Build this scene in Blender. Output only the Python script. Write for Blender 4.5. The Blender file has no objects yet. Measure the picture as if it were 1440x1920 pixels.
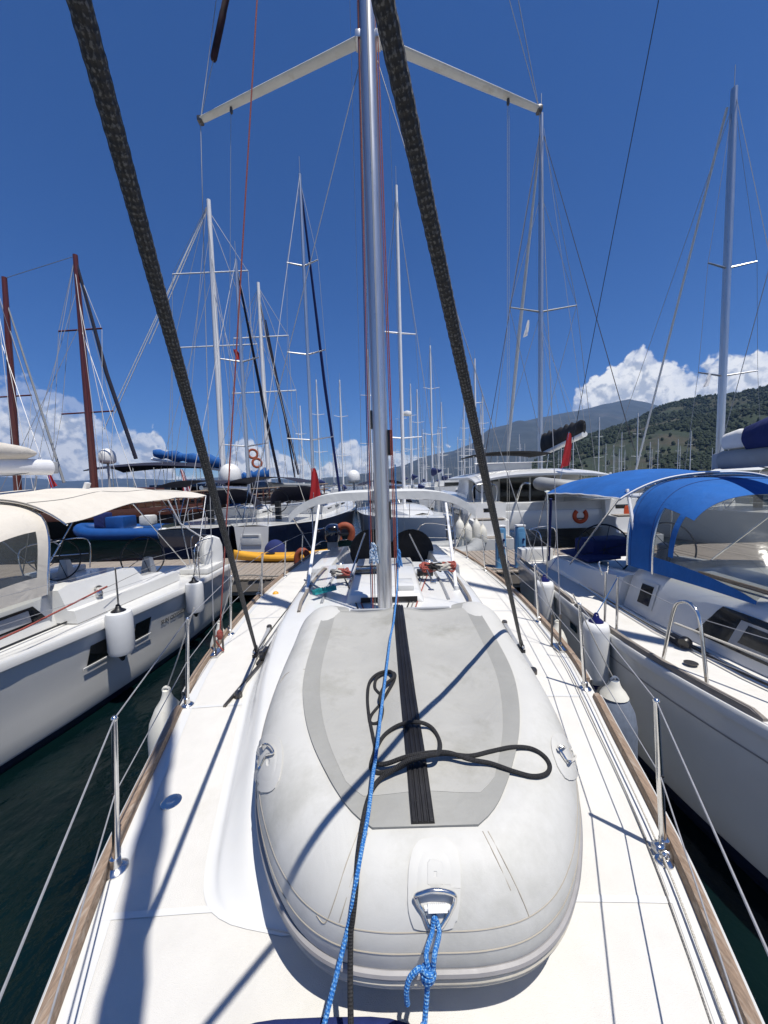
import bpy, bmesh, math, random
import numpy as np
from mathutils import Vector, Matrix
R = math.radians
random.seed(7)
scene = bpy.context.scene
COL = scene.collection

# ------------------------------------------------------------------ camera
F_PX, PITCH, ROLL, CX, CZ = 700.0, R(4.5), R(1.7), .015, 2.95
_c, _s = math.cos(ROLL), math.sin(ROLL)
_R0 = Vector((1, 0, 0)); _F = Vector((0, math.cos(PITCH), -math.sin(PITCH))); _U0 = Vector((0, math.sin(PITCH), math.cos(PITCH)))
_RI = _R0*_c - _U0*_s; _UI = _R0*_s + _U0*_c
CAM = Vector((CX, 0, CZ))
cam_d = bpy.data.cameras.new('camera'); cam = bpy.data.objects.new('camera', cam_d); COL.objects.link(cam)
cam_d.sensor_fit = 'HORIZONTAL'; cam_d.sensor_width = 36; cam_d.lens = 36*F_PX/1440
cam_d.clip_start = .03; cam_d.clip_end = 90000
cam.matrix_world = Matrix(((_RI.x, _UI.x, -_F.x, CX), (_RI.y, _UI.y, -_F.y, 0), (_RI.z, _UI.z, -_F.z, CZ), (0, 0, 0, 1)))
scene.camera = cam
# ------------------------------------------------------------------ light
SUN = Vector((.245, -.26, 1)).normalized()
world = bpy.data.worlds.new('World'); scene.world = world; world.use_nodes = True
wn = world.node_tree; wn.nodes.clear()
sky = wn.nodes.new('ShaderNodeTexSky'); sky.sky_type = 'NISHITA'; sky.sun_disc = False
sky.sun_elevation = math.asin(SUN.z); sky.sun_rotation = math.atan2(SUN.x, SUN.y)
sky.altitude = 5000; sky.air_density = 1.5; sky.dust_density = 0; sky.ozone_density = 8
bg = wn.nodes.new('ShaderNodeBackground'); bg.inputs[1].default_value = .085
wo = wn.nodes.new('ShaderNodeOutputWorld')
hs = wn.nodes.new('ShaderNodeHueSaturation'); hs.inputs['Saturation'].default_value = 1.2; hs.inputs['Hue'].default_value = .509
wn.links.new(sky.outputs[0], hs.inputs['Color'])
# ---- cumulus along the horizon, a function of azimuth and elevation only
def _rayd(px, py):
    u = (px-720)/F_PX; v = -(py-960)/F_PX
    return _F + _RI*u + _UI*v
CLOUD_TOP = [(-.95, .14)]
for px_, py_ in ((-60, 700), (0, 700), (60, 712), (110, 735), (160, 760), (230, 790), (290, 798), (312, 830), (335, 880), (395, 890), (430, 850), (468, 815), (500, 838), (545, 852), (590, 868), (625, 845), (655, 826), (700, 828), (745, 834), (790, 850), (840, 842), (868, 845), (885, 900), (920, 930), (1040, 930), (1066, 790), (1085, 722), (1130, 690), (1165, 660), (1190, 640), (1215, 660), (1240, 676), (1262, 682), (1290, 680), (1325, 676), (1365, 652), (1400, 652), (1440, 660), (1500, 690)):
    d_ = _rayd(px_, py_); CLOUD_TOP.append((math.atan2(d_.x, d_.y), math.atan2(d_.z, math.hypot(d_.x, d_.y))))
CLOUD_TOP.append((.95, .14))
def _n(t, **k):
    n = wn.nodes.new(t)
    for a, b in k.items(): setattr(n, a, b)
    return n
def _m(op, a, b=None, c=None, clamp=False):
    n = _n('ShaderNodeMath', operation=op, use_clamp=clamp)
    for i_, q in enumerate((a, b, c)):
        if q is None: continue
        if isinstance(q, (int, float)): n.inputs[i_].default_value = q
        else: wn.links.new(q, n.inputs[i_])
    return n.outputs[0]
def _mr(x, a, b, c, d, smooth_=True):
    n = _n('ShaderNodeMapRange', interpolation_type='SMOOTHSTEP' if smooth_ else 'LINEAR')
    wn.links.new(x, n.inputs[0])
    for i_, q in enumerate((a, b, c, d)): n.inputs[i_+1].default_value = q
    return n.outputs[0]
tcw = _n('ShaderNodeTexCoord'); nrm = _n('ShaderNodeVectorMath', operation='NORMALIZE'); wn.links.new(tcw.outputs['Generated'], nrm.inputs[0])
sx = _n('ShaderNodeSeparateXYZ'); wn.links.new(nrm.outputs[0], sx.inputs[0])
az = _m('ARCTAN2', sx.outputs[0], sx.outputs[1]); el = _m('ARCSINE', sx.outputs[2])
fc = _n('ShaderNodeFloatCurve'); cv = fc.mapping.curves[0]
pts_ = [((a+.95)/1.9, (b+.1)/.6) for a, b in CLOUD_TOP]
cv.points[0].location = pts_[0]; cv.points[1].location = pts_[-1]
for p_ in pts_[1:-1]: cv.points.new(*p_)
fc.mapping.update()
wn.links.new(_mr(az, -.95, .95, 0, 1, False), fc.inputs['Value'])
top_ = _m('SUBTRACT', _m('MULTIPLY', fc.outputs[0], .6), .1)
def _noise(vec, sc, det, ro, dist=0):
    n = _n('ShaderNodeTexNoise'); n.inputs['Scale'].default_value = sc; n.inputs['Detail'].default_value = det; n.inputs['Roughness'].default_value = ro; n.inputs['Distortion'].default_value = dist
    wn.links.new(vec, n.inputs['Vector']); return n.outputs[0]
def _puff(vec):
    """billow height field: rounded cells broken up by fractal noise"""
    w = _n('ShaderNodeVectorMath', operation='ADD'); nc = _n('ShaderNodeTexNoise'); nc.inputs['Scale'].default_value = 26; nc.inputs['Detail'].default_value = 3
    wn.links.new(vec, nc.inputs['Vector']); sc_ = _n('ShaderNodeVectorMath', operation='SCALE'); sc_.inputs['Scale'].default_value = .055
    sb_ = _n('ShaderNodeVectorMath', operation='SUBTRACT'); sb_.inputs[1].default_value = (.5, .5, .5); wn.links.new(nc.outputs['Color'], sb_.inputs[0]); wn.links.new(sb_.outputs[0], sc_.inputs[0])
    wn.links.new(vec, w.inputs[0]); wn.links.new(sc_.outputs[0], w.inputs[1])
    out = None
    for sc2, a_ in ((16, .55), (38, .28), (85, .13)):
        v_ = _n('ShaderNodeTexVoronoi', feature='F1'); v_.inputs['Scale'].default_value = sc2
        wn.links.new(w.outputs[0], v_.inputs['Vector'])
        q = _m('MULTIPLY', _m('SUBTRACT', .62, v_.outputs['Distance']), a_)
        out = q if out is None else _m('ADD', out, q)
    return _m('ADD', out, _m('MULTIPLY', _m('SUBTRACT', _noise(w.outputs[0], 60, 5, .65), .5), .30))
lift = _n('ShaderNodeVectorMath', operation='ADD'); wn.links.new(nrm.outputs[0], lift.inputs[0]); lift.inputs[1].default_value = (.006, -.002, .011)
p0_ = _puff(nrm.outputs[0]); p1_ = _puff(lift.outputs[0])
depth_ = _m('SUBTRACT', _m('ADD', top_, _m('MULTIPLY', p0_, .075)), _m('ADD', el, .012))
alpha_ = _mr(depth_, 0, .011, 0, 1)
wisp = _mr(_m('ADD', _m('ADD', _noise(nrm.outputs[0], 9, 6, .62), _mr(az, -.75, -.38, -.17, 0)), _m('MULTIPLY', depth_, 1.2)), .30, .54, .30, 1)
alpha_ = _m('MULTIPLY', _m('MULTIPLY', alpha_, wisp), _mr(el, -.004, .03, .0, 1))
light_ = _m('ADD', _m('MULTIPLY', _m('SUBTRACT', p0_, p1_), 4.2), .58)  # sunlit and shaded sides of the billows painted into the cloud colour
light_ = _m('ADD', light_, _mr(depth_, 0, .16, .22, -.20), clamp=True)
cr_ = _n('ShaderNodeValToRGB'); cr_.color_ramp.elements[0].color = (5.2, 5.6, 6.3, 1); cr_.color_ramp.elements[1].color = (10.8, 10.7, 10.4, 1); cr_.color_ramp.elements[0].position = .12; cr_.color_ramp.elements[1].position = .9
wn.links.new(light_, cr_.inputs[0])
mixc = _n('ShaderNodeMix', data_type='RGBA'); wn.links.new(alpha_, mixc.inputs[0]); wn.links.new(hs.outputs[0], mixc.inputs[6]); wn.links.new(cr_.outputs[0], mixc.inputs[7])
world.cycles.sampling_method = 'MANUAL'; world.cycles.sample_map_resolution = 512
wn.links.new(mixc.outputs[2], bg.inputs[0]); wn.links.new(bg.outputs[0], wo.inputs[0])
sun_d = bpy.data.lights.new('sun', 'SUN'); sun_d.energy = 5.0; sun_d.angle = R(.53); sun_d.color = (1, .955, .88)
sun = bpy.data.objects.new('sun', sun_d); COL.objects.link(sun)
sun.rotation_euler = SUN.to_track_quat('Z', 'Y').to_euler()
scene.view_settings.view_transform = 'Standard'; scene.view_settings.look = 'None'
scene.view_settings.gamma = 1; scene.view_settings.exposure = .28
scene.cycles.max_bounces = 8; scene.cycles.transparent_max_bounces = 12
scene.cycles.volume_bounces = 0

# ------------------------------------------------------------------ pixel to place
def ray(px, py):
    u = (px-720)/F_PX; v = -(py-960)/F_PX
    return _F + _RI*u + _UI*v
def onz(px, py, z):
    d = ray(px, py); return CAM + d*((z-CZ)/d.z)
def ony(px, py, y):
    d = ray(px, py); return CAM + d*(y/d.y)
def onx(px, py, x):
    d = ray(px, py); return CAM + d*((x-CX)/d.x)
def V(*a): return Vector(a)
def interp(x, pts):
    if x <= pts[0][0]: return pts[0][1]
    for (a, b), (c, d) in zip(pts, pts[1:]):
        if x <= c: return b + (d-b)*(x-a)/(c-a)
    return pts[-1][1]
def smooth(x, pts):       # monotone-ish smooth interpolation
    xs = [p[0] for p in pts]; ys = [p[1] for p in pts]
    if x <= xs[0]: return ys[0]
    if x >= xs[-1]: return ys[-1]
    k = max(i for i in range(len(xs)-1) if xs[i] <= x)
    def m(i):
        if i == 0: return (ys[1]-ys[0])/(xs[1]-xs[0])
        if i == len(xs)-1: return (ys[-1]-ys[-2])/(xs[-1]-xs[-2])
        return (ys[i+1]-ys[i-1])/(xs[i+1]-xs[i-1])
    h = xs[k+1]-xs[k]; t = (x-xs[k])/h
    return ((2*t**3-3*t*t+1)*ys[k] + (t**3-2*t*t+t)*h*m(k) + (-2*t**3+3*t*t)*ys[k+1] + (t**3-t*t)*h*m(k+1))
def spline(pts, n=8):
    P = [Vector(p) for p in pts]
    if len(P) < 3: return P
    out = []
    for i in range(len(P)-1):
        p0 = P[max(i-1, 0)]; p1 = P[i]; p2 = P[i+1]; p3 = P[min(i+2, len(P)-1)]
        for k in range(n):
            t = k/n
            out.append(.5*((2*p1) + (p2-p0)*t + (2*p0-5*p1+4*p2-p3)*t*t + (3*p1-p0-3*p2+p3)*t**3))
    out.append(P[-1]); return out

# ------------------------------------------------------------------ noise
_rng = np.random.RandomState(11)
_LAT = _rng.rand(64, 64, 64)
def vnoise(p):
    i = np.floor(p).astype(int); f = p-i; f = f*f*(3-2*f)
    def L(a, b, c): return _LAT[(i[..., 0]+a) % 64, (i[..., 1]+b) % 64, (i[..., 2]+c) % 64]
    x, y, z = f[..., 0], f[..., 1], f[..., 2]
    return ((L(0,0,0)*(1-x)+L(1,0,0)*x)*(1-y)+(L(0,1,0)*(1-x)+L(1,1,0)*x)*y)*(1-z) + \
           ((L(0,0,1)*(1-x)+L(1,0,1)*x)*(1-y)+(L(0,1,1)*(1-x)+L(1,1,1)*x)*y)*z
def fbm(p, o=5, g=.5):
    s = 0; a = 1; t = 0
    for k in range(o):
        s = s + a*vnoise(p*2**k + 17.3*k); t += a; a *= g
    return s/t

# ------------------------------------------------------------------ materials
def mat(name, col, rough=.5, metal=0, var=.08, vscale=4, col2=None, bump=0, bscale=60, spec=.5, stain=None, sscale=1.5, sth=.55, coat=0, stretch=None, wrinkle=0, wscale=5):
    m = bpy.data.materials.new(name); m.use_nodes = True
    nt = m.node_tree; N = nt.nodes; K = nt.links; b = N['Principled BSDF']
    b.inputs['Roughness'].default_value = rough; b.inputs['Metallic'].default_value = metal
    b.inputs['Specular IOR Level'].default_value = spec
    if coat: b.inputs['Coat Weight'].default_value = coat; b.inputs['Coat Roughness'].default_value = .06
    tc = N.new('ShaderNodeTexCoord'); src = tc.outputs['Object']
    if stretch:
        mp = N.new('ShaderNodeMapping'); mp.inputs['Scale'].default_value = stretch; K.new(src, mp.inputs[0]); src = mp.outputs[0]
    def noise(sc, det=5, ro=.6):
        n = N.new('ShaderNodeTexNoise'); n.inputs['Scale'].default_value = sc; n.inputs['Detail'].default_value = det; n.inputs['Roughness'].default_value = ro
        K.new(src, n.inputs['Vector']); return n.outputs['Fac']
    c2 = col2 or tuple(max(0, c*(1-2.2*var)) for c in col)
    rp = N.new('ShaderNodeValToRGB'); rp.color_ramp.elements[0].position = .3; rp.color_ramp.elements[1].position = .7
    rp.color_ramp.elements[0].color = (*c2, 1); rp.color_ramp.elements[1].color = (*col, 1)
    K.new(noise(vscale), rp.inputs[0]); out = rp.outputs[0]
    if stain:
        r2 = N.new('ShaderNodeValToRGB'); r2.color_ramp.elements[0].position = sth; r2.color_ramp.elements[1].position = sth+.22
        K.new(noise(sscale, 8, .68), r2.inputs[0])
        mx = N.new('ShaderNodeMix'); mx.data_type = 'RGBA'
        K.new(r2.outputs[0], mx.inputs[0]); K.new(out, mx.inputs[6]); mx.inputs[7].default_value = (*stain, 1); out = mx.outputs[2]
    K.new(out, b.inputs['Base Color'])
    rr = N.new('ShaderNodeMapRange'); rr.inputs[3].default_value = max(.02, rough-.1); rr.inputs[4].default_value = min(1, rough+.12)
    K.new(noise(vscale*2.3), rr.inputs[0]); K.new(rr.outputs[0], b.inputs['Roughness'])
    if bump:
        bp = N.new('ShaderNodeBump'); bp.inputs['Strength'].default_value = bump; bp.inputs['Distance'].default_value = .004
        K.new(noise(bscale, 3), bp.inputs['Height']); K.new(bp.outputs[0], b.inputs['Normal'])
    if wrinkle:
        wb_ = N.new('ShaderNodeBump'); wb_.inputs['Strength'].default_value = wrinkle; wb_.inputs['Distance'].default_value = .035
        wz_ = N.new('ShaderNodeTexNoise'); wz_.inputs['Scale'].default_value = wscale; wz_.inputs['Detail'].default_value = 4; wz_.inputs['Distortion'].default_value = 1.2
        K.new(src, wz_.inputs['Vector']); K.new(wz_.outputs['Fac'], wb_.inputs['Height'])
        if bump: K.new(bp.outputs[0], wb_.inputs['Normal'])
        K.new(wb_.outputs[0], b.inputs['Normal'])
    return m

def rope_mat(name, c1, c2, mix=.5, su=3, sv=40, speck=.0, c3=(1, 1, 1)):
    """braided cover: two families of diagonal strands over the rope's own length"""
    m = bpy.data.materials.new(name); m.use_nodes = True
    nt = m.node_tree; N = nt.nodes; K = nt.links; b = N['Principled BSDF']; b.inputs['Roughness'].default_value = .8
    uv = N.new('ShaderNodeUVMap'); sep = N.new('ShaderNodeSeparateXYZ'); K.new(uv.outputs[0], sep.inputs[0])
    def M(op, a, b_=None):
        n = N.new('ShaderNodeMath'); n.operation = op
        for i, q in enumerate((a, b_)):
            if q is None: continue
            if isinstance(q, (int, float)): n.inputs[i].default_value = q
            else: K.new(q, n.inputs[i])
        return n.outputs[0]
    u = M('MULTIPLY', sep.outputs[0], su*6.2832); v = M('MULTIPLY', sep.outputs[1], sv*6.2832)
    w = M('MULTIPLY', M('SINE', M('ADD', u, v)), M('SINE', M('SUBTRACT', u, v)))
    tc = N.new('ShaderNodeTexCoord'); nz = N.new('ShaderNodeTexNoise'); nz.inputs['Scale'].default_value = 260; K.new(tc.outputs['Object'], nz.inputs['Vector'])
    w2 = M('ADD', M('MULTIPLY', w, .4), M('MULTIPLY', M('SUBTRACT', nz.outputs[0], .5), 3.2))
    f = M('ADD', w2, mix)
    rp = N.new('ShaderNodeValToRGB'); rp.color_ramp.elements[0].position = .3; rp.color_ramp.elements[1].position = .8
    rp.color_ramp.elements[0].color = (*c1, 1); rp.color_ramp.elements[1].color = (*c2, 1)
    K.new(f, rp.inputs[0]); K.new(rp.outputs[0], b.inputs['Base Color'])
    bp = N.new('ShaderNodeBump'); bp.inputs['Strength'].default_value = .5; bp.inputs['Distance'].default_value = .003
    K.new(w, bp.inputs['Height']); K.new(bp.outputs[0], b.inputs['Normal'])
    return m

M = {}
M['gel'] = mat('gelcoat', (.65, .65, .63), .22, var=.03, vscale=2, coat=.3, stain=(.58, .57, .53), sscale=3, sth=.6)
M['nonskid'] = mat('nonskid_deck', (.63, .615, .575), .75, var=.035, vscale=6, bump=.5, bscale=420, stain=(.53, .51, .45), sscale=2.2, sth=.6)
M['hull'] = mat('hull_gelcoat', (.70, .69, .655), .16, var=.03, vscale=1.2, coat=.5, stain=(.57, .565, .53), sscale=1.6, sth=.62)
M['hullgrey'] = mat('hull_grey_gelcoat', (.50, .55, .58), .16, var=.04, vscale=1, coat=.5)
M['navyhull'] = mat('navy_hull', (.006, .010, .028), .12, var=.1, coat=.6)
M['boot'] = mat('boot_stripe', (.012, .02, .05), .35, var=.1)
M['antifoul'] = mat('antifouling', (.02, .03, .05), .8, var=.2)
M['steel'] = mat('stainless_steel', (.72, .71, .69), .16, 1, var=.06, vscale=30)
M['wire'] = mat('rigging_wire', (.40, .40, .41), .5, .35, var=.1, vscale=50)
M['darkwire'] = mat('dark_rigging', (.05, .05, .06), .6, .2, var=.1, vscale=50)
M['alu'] = mat('mast_aluminium', (.66, .66, .66), .3, .85, var=.08, vscale=3, stretch=(8, 8, .4))
M['paintmast'] = mat('white_mast_paint', (.78, .78, .78), .3, var=.04)
M['woodmast'] = mat('varnished_mast', (.14, .028, .015), .3, var=.2, stretch=(6, 6, .5), coat=.3)
M['spreader'] = mat('spreader_enamel', (.72, .71, .66), .4, var=.06, vscale=6, stain=(.50, .46, .38), sscale=5)
M['teak'] = mat('weathered_teak', (.33, .235, .165), .75, var=.22, vscale=6, bump=.5, bscale=25, stretch=(30, 2.2, 30), stain=(.40, .34, .28), sscale=2, sth=.5)
M['teakgrey'] = mat('grey_teak', (.27, .24, .21), .85, var=.16, vscale=5, bump=.5, bscale=25, stretch=(24, 2, 24), stain=(.17, .14, .12), sscale=1.5, sth=.58)
M['plank'] = mat('pontoon_plank', (.34, .29, .24), .9, var=.2, vscale=3, bump=.6, bscale=20, stretch=(14, 1.6, 14), stain=(.17, .14, .11), sscale=1.2, sth=.52)
M['concrete'] = mat('pontoon_float', (.33, .31, .28), .9, var=.14, bump=.4, bscale=30, stain=(.12, .12, .10), sscale=2)
M['pvc'] = mat('dinghy_fabric', (.535, .53, .50), .6, var=.05, vscale=2.5, bump=.08, bscale=300, stain=(.40, .395, .36), sscale=2.6, sth=.48, wrinkle=0.1, wscale=5)
M['pvc2'] = mat('dinghy_floor_fabric', (.31, .308, .285), .55, var=.07, vscale=3, bump=.15, bscale=200, stain=(.24, .235, .205), sscale=2.6, sth=.53, wrinkle=0.22, wscale=6)
M['patch'] = mat('dinghy_patch', (.535, .53, .50), .58, var=.04, vscale=5, stain=(.42, .42, .39), sscale=6, sth=.56)
M['rub'] = mat('rubbing_strake', (.58, .54, .45), .55, var=.16, vscale=9, stain=(.22, .17, .10), sscale=7, sth=.6)
M['rubgrey'] = mat('strake_grey', (.30, .29, .29), .5, var=.12, vscale=9)
M['seam'] = mat('dinghy_seam', (.40, .36, .29), .7, var=.1)
M['rubber'] = mat('black_rubber', (.012, .012, .014), .42, var=.25, vscale=10, bump=.1, bscale=80)
M['blackplastic'] = mat('black_plastic', (.015, .015, .017), .35, var=.2)
M['plastic'] = mat('white_plastic', (.74, .74, .72), .35, var=.05)
M['greyplastic'] = mat('grey_plastic', (.35, .36, .37), .45, var=.08)
M['fender'] = mat('fender_white', (.70, .68, .60), .45, var=.06, stain=(.46, .41, .30), sscale=5, sth=.56)
M['fendernew'] = mat('fender_bright_white', (.68, .69, .69), .4, var=.04, bump=.2, bscale=200)
M['fenderblue'] = mat('fender_blue_cover', (.15, .18, .235), .95, var=.12, vscale=20, bump=.5, bscale=200)
M['navyvinyl'] = mat('fender_blue_end', (.012, .014, .10), .18, var=.1)
M['blue'] = mat('blue_canvas', (.003, .10, .37), .85, var=.10, vscale=3, bump=.3, bscale=500, wrinkle=0.45, wscale=4)
M['bluesail'] = mat('bright_blue_canvas', (.004, .095, .34), .8, var=.14, vscale=3, wrinkle=0.8, wscale=4)
M['darkblue'] = mat('dark_blue_canvas', (.008, .02, .12), .85, var=.14, vscale=3, wrinkle=0.6, wscale=4)
M['navy'] = mat('navy_canvas', (.006, .008, .028), .85, var=.14, vscale=3, wrinkle=0.6, wscale=4)
M['blackcanvas'] = mat('black_canvas', (.012, .012, .014), .8, var=.2, vscale=3, wrinkle=0.8, wscale=4)
M['beige'] = mat('beige_canvas', (.60, .56, .49), .9, var=.05, vscale=2.5, bump=.3, bscale=500, stain=(.50, .455, .385), sscale=2, wrinkle=0.4, wscale=3.5)
M['greycanvas'] = mat('light_grey_canvas', (.58, .59, .58), .85, var=.06, vscale=3, bump=.2, bscale=400, wrinkle=0.35, wscale=4)
M['sail'] = mat('white_sailcloth', (.72, .72, .70), .8, var=.05, wrinkle=0.6, wscale=4)
M['red'] = mat('red_cloth', (.42, .015, .02), .8, var=.12)
M['flagwhite'] = mat('white_cloth', (.75, .75, .75), .8, var=.04)
M['orange'] = mat('orange_vinyl', (.55, .07, .012), .6, var=.12)
M['rust'] = mat('orange_brown_cover', (.28, .06, .025), .7, var=.2)
M['yellow'] = mat('yellow_polyethylene', (.72, .36, .03), .4, var=.10, vscale=2, stain=(.45, .22, .03), sscale=3)
M['turq'] = mat('turquoise_bristle', (.03, .42, .44), .7, var=.25, vscale=60)
M['glassdark'] = mat('tinted_window', (.008, .010, .012), .06, var=.1)
M['gunwood'] = mat('gulet_wood', (.12, .035, .016), .35, var=.25, stretch=(1, 4, 8), coat=.2)
M['gundark'] = mat('gulet_dark_hull', (.022, .014, .012), .4, var=.25)
M['pedestal'] = mat('pedestal_blue', (.09, .24, .42), .35, var=.1)
M['pedestalgrey'] = mat('pedestal_light', (.42, .46, .48), .35, var=.1)
M['bluetube'] = mat('blue_hypalon', (.005, .065, .25), .5, var=.1, wrinkle=0.15, wscale=5)
M['greytube'] = mat('grey_hypalon', (.30, .31, .31), .55, var=.1)
M['dgreen'] = mat('dark_hull_paint', (.02, .035, .035), .4, var=.1)
M['bronze'] = mat('tarnished_fitting', (.16, .15, .14), .35, .8, var=.2, vscale=30)
M['ink'] = mat('dark_lettering', (.03, .03, .035), .5, var=.05)
M['bricks'] = mat('far_roof_tiles', (.35, .16, .09), .9, var=.1)
M['farwall'] = mat('far_wall', (.65, .62, .56), .9, var=.08)
M['rope_dark'] = rope_mat('dark_grey_sheet', (.042, .042, .043), (.17, .168, .162), .2, 6, 52)
M['rope_black'] = rope_mat('black_rope', (.006, .006, .007), (.022, .022, .024), .5, 6, 80)
M['rope_blue'] = rope_mat('blue_fleck_rope', (.010, .13, .42), (.24, .46, .66), .25, 4, 70)
M['rope_navy'] = rope_mat('navy_rope', (.008, .02, .10), (.03, .08, .25), .4, 4, 60)
M['rope_red'] = rope_mat('red_fleck_rope', (.24, .02, .015), (.42, .16, .12), .4, 4, 60)
M['rope_white'] = rope_mat('white_rope', (.42, .39, .33), (.66, .63, .56), .5, 4, 60)
M['rope_grey'] = rope_mat('grey_rope', (.10, .10, .10), (.30, .29, .27), .5, 4, 60)
M['rope_check'] = rope_mat('blue_white_checked_rope', (.01, .12, .30), (.65, .70, .72), .5, 2, 18)

def clear_mat(name, tint, alpha):
    m = bpy.data.materials.new(name); m.use_nodes = True
    nt = m.node_tree; N = nt.nodes; K = nt.links; b = N['Principled BSDF']
    b.inputs['Base Color'].default_value = (*tint, 1); b.inputs['Roughness'].default_value = .2
    tc = N.new('ShaderNodeTexCoord'); nz = N.new('ShaderNodeTexNoise'); nz.inputs['Scale'].default_value = 5; nz.inputs['Detail'].default_value = 3
    K.new(tc.outputs['Object'], nz.inputs['Vector'])
    bp = N.new('ShaderNodeBump'); bp.inputs['Strength'].default_value = .2; bp.inputs['Distance'].default_value = .05
    K.new(nz.outputs[0], bp.inputs['Height']); K.new(bp.outputs[0], b.inputs['Normal'])
    tr = N.new('ShaderNodeBsdfTransparent'); tr.inputs[0].default_value = (.86, .87, .86, 1)
    mx = N.new('ShaderNodeMixShader'); mx.inputs[0].default_value = alpha
    K.new(tr.outputs[0], mx.inputs[1]); K.new(b.outputs[0], mx.inputs[2]); K.new(mx.outputs[0], N['Material Output'].inputs[0])
    return m
M['vinyl'] = clear_mat('clear_vinyl', (.16, .17, .17), .17)

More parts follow.
